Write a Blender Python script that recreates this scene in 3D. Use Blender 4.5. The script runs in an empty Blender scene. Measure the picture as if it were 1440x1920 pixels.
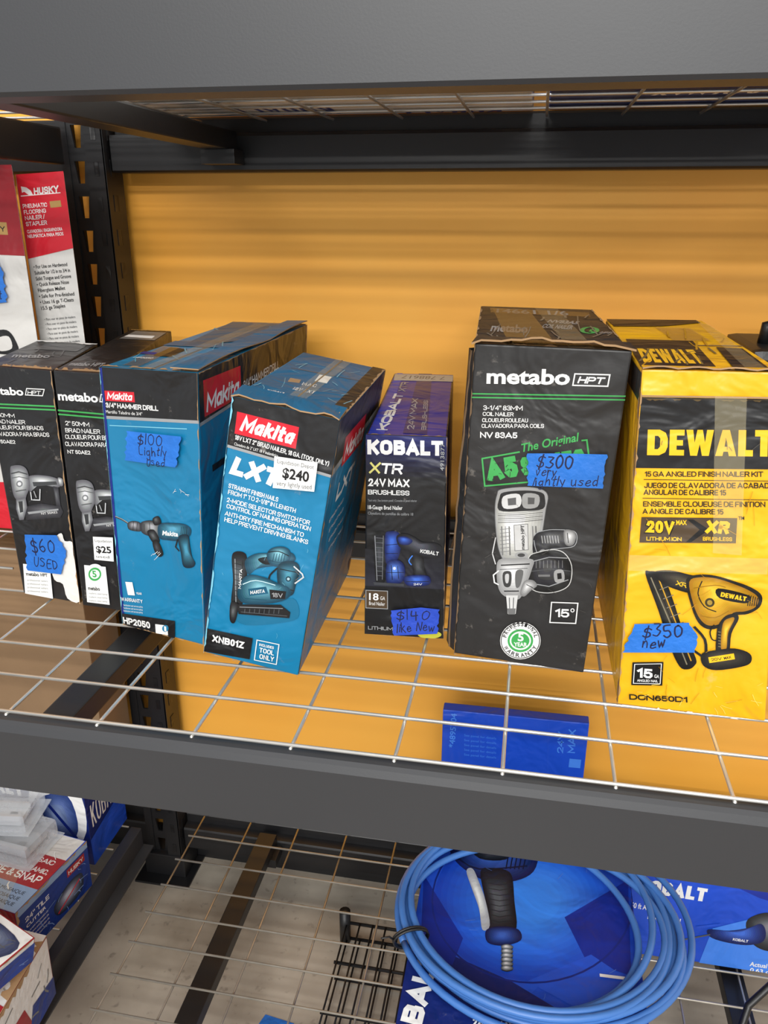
import bpy, bmesh, math, random
import numpy as np
from mathutils import Vector, Matrix
random.seed(7)
SC=bpy.context.scene
COL=SC.collection
SC.view_settings.view_transform='Standard'
SC.view_settings.look='None'

# ------------------------------------------------------------------ materials
MATS={}
def lin(c):
    c=c/255.0
    return c/12.92 if c<=.04045 else ((c+.055)/1.055)**2.4
def card_bump(nt,b,tc,k=1.0):
    """shared dents and creases, continuous over board and print"""
    n=nt.nodes.new('ShaderNodeTexNoise'); n.inputs['Scale'].default_value=11; n.inputs['Detail'].default_value=3; n.inputs['Distortion'].default_value=.8
    n2=nt.nodes.new('ShaderNodeTexNoise'); n2.inputs['Scale'].default_value=45; n2.inputs['Detail'].default_value=3
    nt.links.new(tc.outputs['Object'],n.inputs['Vector']); nt.links.new(tc.outputs['Object'],n2.inputs['Vector'])
    b1=nt.nodes.new('ShaderNodeBump'); b1.inputs['Strength'].default_value=.6*k; b1.inputs['Distance'].default_value=.018
    b2=nt.nodes.new('ShaderNodeBump'); b2.inputs['Strength'].default_value=.35*k; b2.inputs['Distance'].default_value=.002
    nt.links.new(n.outputs['Fac'],b1.inputs['Height']); nt.links.new(n2.outputs['Fac'],b2.inputs['Height'])
    nt.links.new(b1.outputs[0],b2.inputs['Normal']); nt.links.new(b2.outputs[0],b.inputs['Normal'])
def M(name,rgb=None,rough=.5,metal=0,bump=0,bscale=40,var=0,vscale=6,spec=.5,alpha=1,dist=.004,scuff=0,card=0):
    if name in MATS: return MATS[name]
    m=bpy.data.materials.new(name); m.use_nodes=True
    nt=m.node_tree; b=nt.nodes['Principled BSDF']
    col=(lin(rgb[0]),lin(rgb[1]),lin(rgb[2]),1)
    b.inputs['Base Color'].default_value=col
    b.inputs['Roughness'].default_value=rough
    b.inputs['Metallic'].default_value=metal
    b.inputs['Specular IOR Level'].default_value=spec
    if alpha<1: b.inputs['Alpha'].default_value=alpha
    if not(var or bump or scuff or card): MATS[name]=m; return m
    tc=nt.nodes.new('ShaderNodeTexCoord')
    if var:
        n=nt.nodes.new('ShaderNodeTexNoise'); n.inputs['Scale'].default_value=vscale; n.inputs['Detail'].default_value=6
        nt.links.new(tc.outputs['Object'],n.inputs['Vector'])
        r=nt.nodes.new('ShaderNodeMapRange'); r.inputs[1].default_value=.3; r.inputs[2].default_value=.7
        r.inputs[3].default_value=1-var; r.inputs[4].default_value=1+var
        nt.links.new(n.outputs['Fac'],r.inputs[0])
        mx=nt.nodes.new('ShaderNodeVectorMath'); mx.operation='SCALE'
        mx.inputs[0].default_value=col[:3]
        nt.links.new(r.outputs[0],mx.inputs['Scale'])
        out=mx.outputs[0]
        if scuff:
            n3=nt.nodes.new('ShaderNodeTexNoise'); n3.inputs['Scale'].default_value=34; n3.inputs['Detail'].default_value=9; n3.inputs['Roughness'].default_value=.75
            nt.links.new(tc.outputs['Object'],n3.inputs['Vector'])
            r3=nt.nodes.new('ShaderNodeMapRange'); r3.inputs[1].default_value=.61; r3.inputs[2].default_value=.72; r3.inputs[3].default_value=0; r3.inputs[4].default_value=scuff
            nt.links.new(n3.outputs['Fac'],r3.inputs[0])
            mm=nt.nodes.new('ShaderNodeMix'); mm.data_type='RGBA'
            nt.links.new(r3.outputs[0],mm.inputs['Factor']); nt.links.new(out,mm.inputs['A']); mm.inputs['B'].default_value=(.5,.45,.4,1)
            out=mm.outputs['Result']
        nt.links.new(out,b.inputs['Base Color'])
    if card: card_bump(nt,b,tc,card)
    elif bump:
        n=nt.nodes.new('ShaderNodeTexNoise'); n.inputs['Scale'].default_value=bscale; n.inputs['Detail'].default_value=4
        nt.links.new(tc.outputs['Object'],n.inputs['Vector'])
        bp=nt.nodes.new('ShaderNodeBump'); bp.inputs['Strength'].default_value=bump; bp.inputs['Distance'].default_value=dist
        nt.links.new(n.outputs['Fac'],bp.inputs['Height']); nt.links.new(bp.outputs[0],b.inputs['Normal'])
    MATS[name]=m
    return m
def C(*rgb):
    n='ink_%d_%d_%d'%rgb
    if n not in MATS: M(n,rgb,.4,card=1)
    return n
M('black_card',(24,24,26),.38,var=.15,scuff=.4,card=1)
M('charcoal_card',(38,37,37),.45,var=.12,scuff=.35,card=1)
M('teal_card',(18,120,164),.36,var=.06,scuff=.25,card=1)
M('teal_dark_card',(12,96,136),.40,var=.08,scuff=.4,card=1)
M('blue_violet_card',(22,36,140),.40,var=.15,scuff=.12,card=1)
M('yellow_card',(238,178,24),.36,var=.07,scuff=.2,card=1.5)
M('white_card',(212,210,206),.45,var=.05,card=1)
M('red_card',(150,24,36),.42,var=.06,card=1)
M('royal_card',(24,74,196),.38,var=.1,card=1)
M('navy_card',(16,34,104),.38,var=.1,scuff=.2,card=1)
M('kraft',(168,134,96),.8,bump=.3,bscale=60,var=.12,vscale=14)
M('kraft_dark',(112,88,62),.8,bump=.3,bscale=60,var=.12,vscale=14)
M('carton_brown',(140,112,82),.8,bump=.2,bscale=40,var=.1,vscale=10)
for n_,c_ in {'ink_white':(232,232,230),'ink_grey':(150,152,154),'ink_dgrey':(80,82,84),'ink_black':(18,18,20),'ink_red':(206,28,46),'ink_green':(62,162,82),'ink_lime':(214,208,120),'ink_yellow':(246,190,28),'ink_lteal':(120,190,212),'ink_blue':(32,78,196),'ink_lblue':(66,128,226),'ink_dblue':(16,38,125),'ink_purple':(70,66,190),'ink_gold':(176,140,80),'ink_brown':(74,58,40)}.items(): M(n_,c_,.4,card=1)
M('paper',(238,238,235),.6); M('torn_paper',(225,222,216),.8,bump=.4,bscale=80,var=.06)
M('tape_blue',(30,110,202),.6,bump=.8,bscale=60,var=.10,vscale=30)
M('tape_royal',(34,72,190),.6,bump=.8,bscale=60,var=.10,vscale=30)
M('pen',(12,20,64),.6)
M('pack_tape',(150,118,70),.15,alpha=.4)
M('gloss_tape',(236,222,180),.06,alpha=.16,bump=.5,bscale=60)
M('rack_black',(50,51,54),.45,bump=.05,bscale=500,var=.05,dist=.001,vscale=3)
M('rack_dark',(25,25,27),.4,bump=.05,bscale=400,var=.1,dist=.001)  # darker copy of the rack coat; shade on the rear beams is in this colour
M('zinc',(222,220,214),.28,metal=.7,var=.08,vscale=30)
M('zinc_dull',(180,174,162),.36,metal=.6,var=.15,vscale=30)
M('hose',(66,116,186),.36,var=.06)
M('black_plastic',(24,24,26),.4,bump=.1,bscale=200)
M('alu',(200,202,205),.35,metal=.6)
M('clear',(235,240,245),.06,alpha=.3,bump=.6,bscale=50)

# ------------------------------------------------------------------ mesh builder
class MB:
    def __init__(s): s.v=[]; s.f=[]; s.m=[]; s.mats=[]; s.sm=[]
    def mi(s,name):
        if name not in s.mats: s.mats.append(name)
        return s.mats.index(name)
    def add(s,verts,faces,mat,smooth=False):
        o=len(s.v); s.v+= [tuple(p) for p in verts]; k=s.mi(mat)
        for f in faces: s.f.append([i+o for i in f]); s.m.append(k); s.sm.append(smooth)
    def add_bm(s,bm,mats,smooth=False):
        o=len(s.v); bm.verts.ensure_lookup_table(); bm.verts.index_update()
        s.v+=[tuple(v.co) for v in bm.verts]
        for f in bm.faces:
            s.f.append([v.index+o for v in f.verts]); s.m.append(s.mi(mats[f.material_index])); s.sm.append(smooth)
        bm.free()
    def box(s,a,b,mat,bev=0,rot=None,piv=None):
        bm=bmesh.new(); bmesh.ops.create_cube(bm,size=1)
        for v in bm.verts:
            v.co=Vector([(a[i]+b[i])/2+v.co[i]*(b[i]-a[i]) for i in range(3)])
        if bev: bmesh.ops.bevel(bm,geom=bm.edges[:],offset=bev,segments=2,affect='EDGES',profile=.7)
        if rot is not None:
            bmesh.ops.rotate(bm,verts=bm.verts[:],cent=Vector(piv),matrix=rot)
        s.add_bm(bm,[mat])
    def tube(s,pts,r,mat,seg=10,closed=False,caps=True):
        P=[Vector(p) for p in pts]; n=len(P); rings=[]
        up=Vector((0,0,1)); 
        t0=(P[1]-P[0]).normalized()
        if abs(t0.dot(up))>.95: up=Vector((1,0,0))
        nrm=t0.cross(up).normalized()
        for i in range(n):
            if closed: t=(P[(i+1)%n]-P[i-1]).normalized()
            else: t=(P[min(i+1,n-1)]-P[max(i-1,0)]).normalized()
            nrm=(nrm-t*nrm.dot(t)).normalized(); bn=t.cross(nrm)
            rr=r[i] if isinstance(r,(list,tuple)) else r
            rings.append([P[i]+(nrm*math.cos(2*math.pi*k/seg)+bn*math.sin(2*math.pi*k/seg))*rr for k in range(seg)])
        v=[q for rg in rings for q in rg]; f=[]
        for i in range(n if closed else n-1):
            j=(i+1)%n
            for k in range(seg):
                l=(k+1)%seg; f.append([i*seg+k,i*seg+l,j*seg+l,j*seg+k])
        if caps and not closed:
            f.append(list(range(seg))[::-1]); f.append([(n-1)*seg+k for k in range(seg)])
        s.add(v,f,mat,True)
    def obj(s,name,parent=None,label=None,cat=None,group=None,kind=None):
        me=bpy.data.meshes.new(name); me.from_pydata(s.v,[],s.f)
        for n in s.mats: me.materials.append(MATS[n])
        me.polygons.foreach_set('material_index',s.m); me.polygons.foreach_set('use_smooth',s.sm); me.update()
        ob=bpy.data.objects.new(name,me); COL.objects.link(ob)
        if parent: ob.parent=parent
        if label: ob['label']=label
        if cat: ob['category']=cat
        if group: ob['group']=group
        if kind: ob['kind']=kind
        return ob

# ------------------------------------------------------------------ lettering
GC={}
def glyphs(s,bold=0,ital=0):
    k=(s,bold,ital)
    if k in GC: return GC[k]
    cu=bpy.data.curves.new('t','FONT'); cu.body=s; cu.size=1; cu.offset=bold; cu.shear=ital; cu.resolution_u=3; cu.fill_mode='FRONT'
    ob=bpy.data.objects.new('t',cu); me=bpy.data.meshes.new_from_object(ob)
    v=np.array([p.co[:2] for p in me.vertices]) if len(me.vertices) else np.zeros((1,2))
    f=[list(p.vertices) for p in me.polygons]
    bpy.data.meshes.remove(me); bpy.data.objects.remove(ob); bpy.data.curves.remove(cu)
    GC[k]=(v,f); return GC[k]
CAPH=np.ptp(glyphs('H')[0][:,1])
BLK={'A':(.80,[[(0,0),(.5,1),(1,0)],[(.22,.28),(.78,.28)]]),
'B':(.66,[[(0,.5),(0,1),(.7,1),(.93,.9),(.93,.62),(.72,.52),(0,.52)],[(0,.52),(.76,.5),(1,.4),(1,.12),(.78,0),(0,0),(0,.52)]]),
'C':(.68,[[(1,.72),(.88,.93),(.62,1),(.38,1),(.1,.9),(0,.68),(0,.32),(.1,.1),(.38,0),(.62,0),(.88,.07),(1,.28)]]),
'D':(.70,[[(0,0),(0,1),(.58,1),(.9,.86),(1,.62),(1,.38),(.9,.14),(.58,0),(0,0)]]),
'E':(.54,[[(1,1),(0,1),(0,0),(1,0)],[(0,.5),(.9,.5)]]),'F':(.52,[[(1,1),(0,1),(0,0)],[(0,.5),(.85,.5)]]),
'G':(.72,[[(1,.75),(.85,.95),(.6,1),(.38,1),(.1,.9),(0,.68),(0,.32),(.1,.1),(.38,0),(.65,0),(1,.1),(1,.45),(.6,.45)]]),
'H':(.68,[[(0,0),(0,1)],[(1,0),(1,1)],[(0,.5),(1,.5)]]),'I':(.001,[[(0,0),(0,1)]]),'J':(.5,[[(1,1),(1,.2),(.8,0),(.25,0),(0,.2)]]),
'K':(.68,[[(0,0),(0,1)],[(1,1),(.08,.42)],[(.35,.6),(1,0)]]),'L':(.52,[[(0,1),(0,0),(1,0)]]),
'M':(.86,[[(0,0),(0,1),(.5,.25),(1,1),(1,0)]]),'N':(.70,[[(0,0),(0,1),(1,0),(1,1)]]),
'O':(.76,[[(.38,0),(.1,.1),(0,.32),(0,.68),(.1,.9),(.38,1),(.62,1),(.9,.9),(1,.68),(1,.32),(.9,.1),(.62,0),(.38,0)]]),
'P':(.62,[[(0,0),(0,1),(.75,1),(1,.86),(1,.58),(.75,.44),(0,.44)]]),
'Q':(.76,[[(.38,0),(.1,.1),(0,.32),(0,.68),(.1,.9),(.38,1),(.62,1),(.9,.9),(1,.68),(1,.32),(.9,.1),(.62,0),(.38,0)],[(.65,.25),(1,-.05)]]),
'R':(.66,[[(0,0),(0,1),(.72,1),(.96,.88),(.96,.6),(.72,.48),(0,.48)],[(.6,.48),(1,0)]]),
'S':(.62,[[(1,.78),(.8,1),(.25,1),(0,.86),(0,.64),(.2,.53),(.8,.47),(1,.34),(1,.14),(.78,0),(.22,0),(0,.2)]]),
'T':(.66,[[(0,1),(1,1)],[(.5,1),(.5,0)]]),'U':(.68,[[(0,1),(0,.25),(.15,.05),(.4,0),(.6,0),(.85,.05),(1,.25),(1,1)]]),
'V':(.74,[[(0,1),(.5,0),(1,1)]]),'W':(1.1,[[(0,1),(.25,0),(.5,.9),(.75,0),(1,1)]]),'X':(.72,[[(0,0),(1,1)],[(0,1),(1,0)]]),
'Y':(.72,[[(0,1),(.5,.45),(1,1)],[(.5,.45),(.5,0)]]),'Z':(.62,[[(0,1),(1,1),(0,0),(1,0)]]),
'0':(.5,[[(.35,0),(.08,.14),(0,.4),(0,.6),(.08,.86),(.35,1),(.65,1),(.92,.86),(1,.6),(1,.4),(.92,.14),(.65,0),(.35,0)]]),
'1':(.24,[[(0,.78),(.95,1),(.95,0)]]),'2':(.5,[[(0,.75),(.15,.95),(.5,1),(.85,.95),(1,.72),(.85,.5),(0,0),(1,0)]]),
'3':(.5,[[(0,.8),(.2,1),(.75,1),(.97,.84),(.95,.62),(.7,.52),(.4,.52)],[(.7,.52),(1,.4),(1,.15),(.78,0),(.22,0),(0,.2)]]),
'4':(.54,[[(.78,0),(.78,1),(0,.3),(1,.3)]]),'5':(.5,[[(.92,1),(.12,1),(.05,.52),(.6,.62),(.97,.48),(1,.2),(.75,0),(.25,0),(0,.16)]]),
'6':(.5,[[(.92,.85),(.6,1),(.3,.95),(.02,.6),(0,.3),(.2,.02),(.75,0),(1,.2),(.98,.45),(.7,.6),(.3,.58),(.03,.4)]]),
'8':(.5,[[(.5,.53),(.1,.65),(.1,.9),(.35,1),(.65,1),(.9,.9),(.9,.65),(.5,.53),(.02,.38),(0,.12),(.3,0),(.7,0),(1,.12),(.98,.38),(.5,.53)]]),
'-':(.28,[[(0,.42),(1,.42)]]),'.':(.001,[[(0,0),(0,.04)]]),',':(.04,[[(1,.05),(0,-.12)]]),'/':(.32,[[(0,-.05),(1,1.05)]]),'"':(.22,[[(0,1.02),(0,.76)],[(1,1.02),(1,.76)]]),'&':(.66,[[(1,0),(.2,.75),(.35,1),(.6,.95),(.65,.75),(.05,.35),(.1,.05),(.5,0),(1,.4)]]),'(':(.14,[[(1,1.1),(0,.7),(0,.3),(1,-.1)]]),')':(.14,[[(0,1.1),(1,.7),(1,.3),(0,-.1)]]),' ':(.18,[])}
BLK.update({'a':(.46,[[(.95,.70),(.95,0)],[(.95,.5),(.6,.70),(.25,.66),(0,.45),(0,.22),(.25,0),(.6,.02),(.95,.2)]]),'k':(.46,[[(0,0),(0,1)],[(.95,.70),(.1,.32)],[(.35,.42),(1,0)]]),'i':(.001,[[(0,0),(0,.66)],[(0,.95),(0,1.0)]]),'t':(.30,[[(.35,.98),(.35,.12),(.5,0),(1,0)],[(0,.68),(1,.68)]])})
# heavy slab wordmark as filled outlines (x,y in letter cell)
SLAB={'D':(.92,[[(0,0),(.55,0),(.82,.12),(.92,.34),(.92,.66),(.82,.88),(.55,1),(0,1),(0,.0),(.33,.24),(.33,.76),(.48,.76),(.58,.66),(.58,.34),(.48,.24),(.33,.24)]]),
'E':(.66,[[(0,0),(.66,0),(.66,.22),(.32,.22),(.32,.39),(.60,.39),(.60,.60),(.32,.60),(.32,.78),(.66,.78),(.66,1),(0,1)]]),
'W':(1.22,[[(0,1),(.20,0),(.50,0),(.61,.46),(.72,0),(1.02,0),(1.22,1),(.92,1),(.84,.50),(.73,1),(.49,1),(.38,.50),(.30,1)]]),
'A':(.92,[[(0,0),(.30,1),(.62,1),(.92,0),(.60,0),(.56,.17),(.36,.17),(.32,0)]]),
'L':(.64,[[(0,0),(.64,0),(.64,.24),(.33,.24),(.33,1),(0,1)]]),
'T':(.78,[[(.23,0),(.55,0),(.55,.76),(.78,.76),(.78,1),(0,1),(0,.76),(.23,.76)]])}
HW={'$':[[(.9,.82),(.5,.95),(.12,.8),(.2,.55),(.8,.45),(.92,.2),(.5,.03),(.1,.15)],[(.55,1.12),(.45,-.15)]],
'0':[[(.5,1),(.12,.8),(.05,.3),(.4,0),(.85,.2),(.95,.7),(.6,.98),(.45,.98)]],'1':[[(.5,1),(.45,0)]],'2':[[(.1,.8),(.5,1),(.85,.8),(.6,.4),(.05,.02),(.95,.05)]],
'3':[[(.1,.95),(.8,.9),(.4,.55),(.9,.35),(.6,.02),(.05,.08)]],'4':[[(.25,1),(.1,.45),(.9,.5)],[(.72,.95),(.66,-.02)]],'5':[[(.9,.98),(.2,.95),(.15,.55),(.75,.55),(.88,.2),(.45,0),(.05,.1)]],
'6':[[(.75,1),(.25,.7),(.08,.25),(.45,0),(.88,.2),(.6,.48),(.15,.35)]],
'a':[[(.85,.55),(.4,.62),(.06,.3),(.3,0),(.7,.12),(.86,.58),(.95,0)]],'d':[[(.82,.5),(.4,.6),(.06,.3),(.3,0),(.82,.15)],[(.92,1.08),(.86,0)]],
'e':[[(.1,.3),(.85,.38),(.6,.63),(.2,.5),(.1,.15),(.5,0),(.92,.14)]],'g':[[(.82,.55),(.35,.6),(.1,.3),(.4,.08),(.82,.25)],[(.88,.6),(.82,-.3),(.4,-.42),(.1,-.25)]],
'h':[[(.14,1.08),(.08,0)],[(.1,.3),(.5,.6),(.82,.4),(.86,0)]],'i':[[(.55,.58),(.45,0)],[(.56,.8),(.6,.88)]],'k':[[(.14,1.12),(.08,0)],[(.85,.72),(.12,.30)],[(.3,.40),(.95,-.02)]],
'l':[[(.55,1.1),(.4,0)]],'n':[[(.1,.6),(.1,0)],[(.1,.32),(.5,.62),(.82,.4),(.88,0)]],'r':[[(.1,.6),(.14,0)],[(.14,.35),(.5,.6),(.9,.55)]],
's':[[(.85,.55),(.4,.62),(.15,.45),(.78,.24),(.6,.02),(.08,.06)]],'t':[[(.5,.98),(.42,.05),(.8,.02)],[(.05,.62),(.9,.68)]],'u':[[(.1,.6),(.12,.12),(.45,0),(.82,.2)],[(.88,.6),(.92,0)]],
'v':[[(.05,.6),(.42,0),(.92,.64)]],'w':[[(.02,.6),(.25,0),(.5,.45),(.75,0),(.98,.64)]],'y':[[(.08,.6),(.45,.12)],[(.92,.62),(.25,-.42)]],
'U':[[(.1,1),(.08,.3),(.4,0),(.8,.15),(.92,1)]],'S':[[(.9,.9),(.4,1),(.1,.78),(.85,.4),(.6,.03),(.05,.1)]],'E':[[(.92,1),(.12,.96),(.08,.02),(.95,0)],[(.1,.5),(.75,.54)]],
'D':[[(.12,1),(.1,0),(.7,.1),(.95,.5),(.65,.92),(.02,1)]],'L':[[(.15,1),(.1,.02),(.9,0)]],'N':[[(.08,0),(.12,1),(.82,.02),(.9,1)]]}
def sm(pts,k=4):
    n=len(pts); out=[]
    for i in range(n):
        p0,p1,p2,p3=[np.array(pts[(i+j)%n],float) for j in (-1,0,1,2)]
        for j in range(k):
            t=j/k
            out.append(tuple(.5*((2*p1)+(-p0+p2)*t+(2*p0-5*p1+4*p2-p3)*t*t+(-p0+3*p1-3*p2+p3)*t**3)))
    return out
def smo(pts,k=3):
    if len(pts)<3: return pts
    P=[pts[0]]+list(pts)+[pts[-1]]; out=[]
    for i in range(len(pts)-1):
        p0,p1,p2,p3=[np.array(P[i+j],float) for j in range(4)]
        for j in range(k):
            t=j/k
            out.append(tuple(.5*((2*p1)+(-p0+p2)*t+(2*p0-5*p1+4*p2-p3)*t*t+(-p0+3*p1-3*p2+p3)*t**3)))
    return out+[tuple(pts[-1])]
def ribbon(pts,t,caps=True):
    """mitred ribbon of half width t/2 around a polyline (local 2D coordinates)"""
    P=[np.array(p,float) for p in pts]; closed=np.linalg.norm(P[0]-P[-1])<1e-9 and len(P)>3
    if closed: P=P[:-1]
    n=len(P)
    if not closed and caps:
        d=P[0]-P[1]; P[0]=P[0]+d/np.linalg.norm(d)*t/2
        d=P[-1]-P[-2]; P[-1]=P[-1]+d/np.linalg.norm(d)*t/2
    V=[];F=[]
    for i in range(n):
        a=P[i-1] if (i or closed) else None; b=P[(i+1)%n] if (i<n-1 or closed) else None
        ns=[]
        if a is not None: d=P[i]-a; d=d/(np.linalg.norm(d)+1e-12); ns.append(np.array([-d[1],d[0]]))
        if b is not None: d=b-P[i]; d=d/(np.linalg.norm(d)+1e-12); ns.append(np.array([-d[1],d[0]]))
        m=sum(ns); l=np.linalg.norm(m); m=m/(l+1e-12); cosv=max(.45,abs(m@ns[0])); m=m*(t/2/cosv)
        V+=[P[i]+m,P[i]-m]
    for i in range(n if closed else n-1):
        j=(i+1)%n; F.append([2*i,2*i+1,2*j+1,2*j])
    return V,F

class Sheet:
    """flat artwork printed on one carton panel; artboard quad 'A' is laid on the panel corners 'P' (bottom-left, bottom-right, top-right, top-left)"""
    def __init__(s,P,A,off=.0004):
        s.P=[np.array(p,float) for p in P]
        s.W=(np.linalg.norm(s.P[1]-s.P[0])+np.linalg.norm(s.P[2]-s.P[3]))/2
        s.H=(np.linalg.norm(s.P[3]-s.P[0])+np.linalg.norm(s.P[2]-s.P[1]))/2
        uv=[(0,0),(s.W,0),(s.W,s.H),(0,s.H)]
        R=[];B=[]
        for (x,y),(U,V) in zip(A,uv):
            R.append([x,y,1,0,0,0,-U*x,-U*y]);B.append(U)
            R.append([0,0,0,x,y,1,-V*x,-V*y]);B.append(V)
        h=np.linalg.solve(np.array(R,float),np.array(B,float)); s.h=np.append(h,1).reshape(3,3); s.hi=np.linalg.inv(s.h)
        n=np.cross(s.P[1]-s.P[0],s.P[3]-s.P[0]); s.n=n/np.linalg.norm(n)
        s.mb=MB(); s.o=off
    def loc(s,p):
        q=s.h@np.array([p[0],p[1],1.0]); return q[:2]/q[2]
    def art(s,l):
        q=s.hi@np.array([l[0],l[1],1.0]); return q[:2]/q[2]
    def w(s,l):
        u=min(max(l[0]/s.W,-.0),1.0); v=min(max(l[1]/s.H,0),1.0)
        a,b,c,d=s.P
        return a*(1-u)*(1-v)+b*u*(1-v)+c*u*v+d*(1-u)*v+s.n*s.o
    def emit(s,L,faces,mat):
        s.o+=.000010
        s.mb.add([s.w(l) for l in L],faces,mat)
    def poly(s,pts,mat):
        L=[s.loc(p) for p in pts]; s.emit(L,[list(range(len(L)))],mat)
    def grad(s,pts,c0,c1,c=None,n=11,smooth=True):
        """printed shading: nested copies running from tone c0 to tone c1"""
        if smooth: pts=sm(pts)
        n=max(n,9) if n>4 else 6
        P=np.array(pts,float)
        if c is None: c=P.mean(0)+np.array((-2,-3))
        c=np.array(c,float)
        for i in range(n):
            t=i/(n-1); k=1-t*.80; tt=t**1.1*.92; col=[int(round((c0[j]+(c1[j]-c0[j])*tt)/5)*5) for j in range(3)]
            s.poly([tuple(c+(q-c)*k) for q in P],C(*col))
    def stroke(s,pts,w,mat,closed=False):
        L=[s.loc(p) for p in pts]
        c=s.loc(pts[0]); sc=np.linalg.norm(s.loc((pts[0][0]+w,pts[0][1]))-c)*.5+np.linalg.norm(s.loc((pts[0][0],pts[0][1]+w))-c)*.5
        if closed: L=L+[L[0]]
        V,F=ribbon(L,sc,False); s.emit(V,F,mat)
    def ell(s,c,rx,ry,mat,n=28):
        s.poly([(c[0]+rx*math.cos(2*math.pi*i/n),c[1]+ry*math.sin(2*math.pi*i/n)) for i in range(n)],mat)
    def ring(s,c,rx,ry,w,mat,n=32):
        s.stroke([(c[0]+rx*math.cos(2*math.pi*i/n),c[1]+ry*math.sin(2*math.pi*i/n)) for i in range(n)],w,mat,True)
    def frame(s,p0,p1,h):
        a,b=s.loc(p0),s.loc(p1); d=b-a; W=np.linalg.norm(d); d=d/W; up=np.array([-d[1],d[0]])
        ep=1e-3; l=np.linalg.norm(s.art(a+up*ep)-s.art(a)); hh=h*ep/l
        return a,d,up,W,hh
    def text(s,t,p0,p1,h,mat,bold=0,ital=0):
        g,f=glyphs(t,min(bold,.03),ital)
        if not f: return
        a,d,up,W,hh=s.frame(p0,p1,h)
        x0,x1=g[:,0].min(),g[:,0].max()
        L=[a+d*((q[0]-x0)/(x1-x0)*W)+up*(q[1]/CAPH*hh) for q in g]
        s.emit(L,f,mat)
    def slab(s,t,p0,p1,h,mat,gap=.08):
        """heavy wordmark from filled letter outlines"""
        a,d,up,W,hh=s.frame(p0,p1,h); tot=sum(SLAB[c][0] for c in t)+gap*(len(t)-1); kx=W/tot; x=0
        for c in t:
            w,pl=SLAB[c]
            for pp in pl:
                if c=='D':
                    V=pp[:8]+pp[9:15]; Q=lambda q:a+d*((x+q[0])*kx)+up*(q[1]*hh)
                    F=[[0,1,13,8],[1,2,3,12],[1,12,13],[3,4,11,12],[4,5,6,11],[6,7,9,10],[6,10,11],[7,0,8,9]]
                    s.emit([Q(q) for q in V],F,mat)
                else:
                    s.emit([a+d*((x+q[0])*kx)+up*(q[1]*hh) for q in pp],[list(range(len(pp)))],mat)
                    if c=='A':
                        s.emit([a+d*((x+q[0])*kx)+up*(q[1]*hh) for q in ((.40,.36),(.52,.36),(.46,.66))],[[0,1,2]],'ink_black')
            x+=w+gap
    def block(s,t,p0,p1,h,mat,wt=.22,ital=0,gap=.07,hs=None):
        """grotesque capitals drawn with strokes of weight wt (share of cap height)"""
        a,d,up,W,hh=s.frame(p0,p1,h); tt=wt
        if h<=9.5: tt=min(tt,.17)
        Wn=W/hh
        sw=sum(BLK[c][0] for c in t); fixed=len([c for c in t if c!=' '])*tt+gap*(len(t)-1)+ital
        k=(Wn-fixed)/sw
        if k<.45:
            tt=max(.08,tt-(.45-k)*sw/max(1,len(t))); fixed=len([c for c in t if c!=' '])*tt+gap*(len(t)-1)+ital; k=max(.15,(Wn-fixed)/sw)
        x=0; lay=[([],[]),([],[]),([],[])]
        for i,c in enumerate(t):
            w,ls=BLK[c]; w=w*k; hk=1 if not hs else hs[i]
            for li,pl in enumerate(ls):
                pp=[(x+tt/2+q[0]*w, tt/2+q[1]*(hk-tt)) for q in pl]
                pp=[(q[0]+ital*q[1],q[1]) for q in pp]
                v,f=ribbon(pp,tt); V,F=lay[li%3]; o=len(V); V+=v; F+=[[j+o for j in g] for g in f]
            x+=w+(tt if c!=' ' else 0)+gap
        for V,F in lay:
            if V: s.emit([a+d*(q[0]*hh)+up*(q[1]*hh) for q in V],F,mat)
    def hand(s,t,p0,p1,h,mat='pen'):
        wd={'l':.4,'i':.4,'1':.4,'t':.7,' ':.6,'r':.75,'w':1.2,'N':1.15}
        ws=[wd.get(c,1) for c in t]; tot=sum(ws); x=0
        a,d,up,W,hh=s.frame(p0,p1,h); lay=[([],[]),([],[]),([],[])]
        for ch,wc in zip(t,ws):
            u0=(x+.10*wc)/tot*W; u1=(x+wc*.84)/tot*W; x+=wc
            if ch==' ': continue
            j=random.uniform(-.10,.10)*hh; sc=random.uniform(.88,1.12); sh=random.uniform(.02,.26)
            for li,pl in enumerate(HW.get(ch,HW['0'])):
                pp=[(u0+(u1-u0)*q[0]+sh*q[1]*hh+random.uniform(-.025,.025)*hh, j+(q[1]*sc+random.uniform(-.035,.035))*hh) for q in pl]
                v,f=ribbon(smo(pp),hh*random.uniform(.10,.14)); V,F=lay[li%3]; o=len(V); V+=v; F+=[[k+o for k in g] for g in f]
        for V,F in lay:
            if V: s.emit([a+d*q[0]+up*q[1] for q in V],F,mat)
    def arc(s,t,c,r,a0,a1,h,mat,inner=False):
        n=len(t)
        for i,ch in enumerate(t):
            if ch==' ': continue
            th=a0+(a1-a0)*(i+.5)/n; dd=(a1-a0)/n*.38
            P=lambda x:(c[0]+r*math.cos(math.radians(x)),c[1]+r*math.sin(math.radians(x)))
            s.text(ch,P(th-dd),P(th+dd),h,mat,.02)
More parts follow.
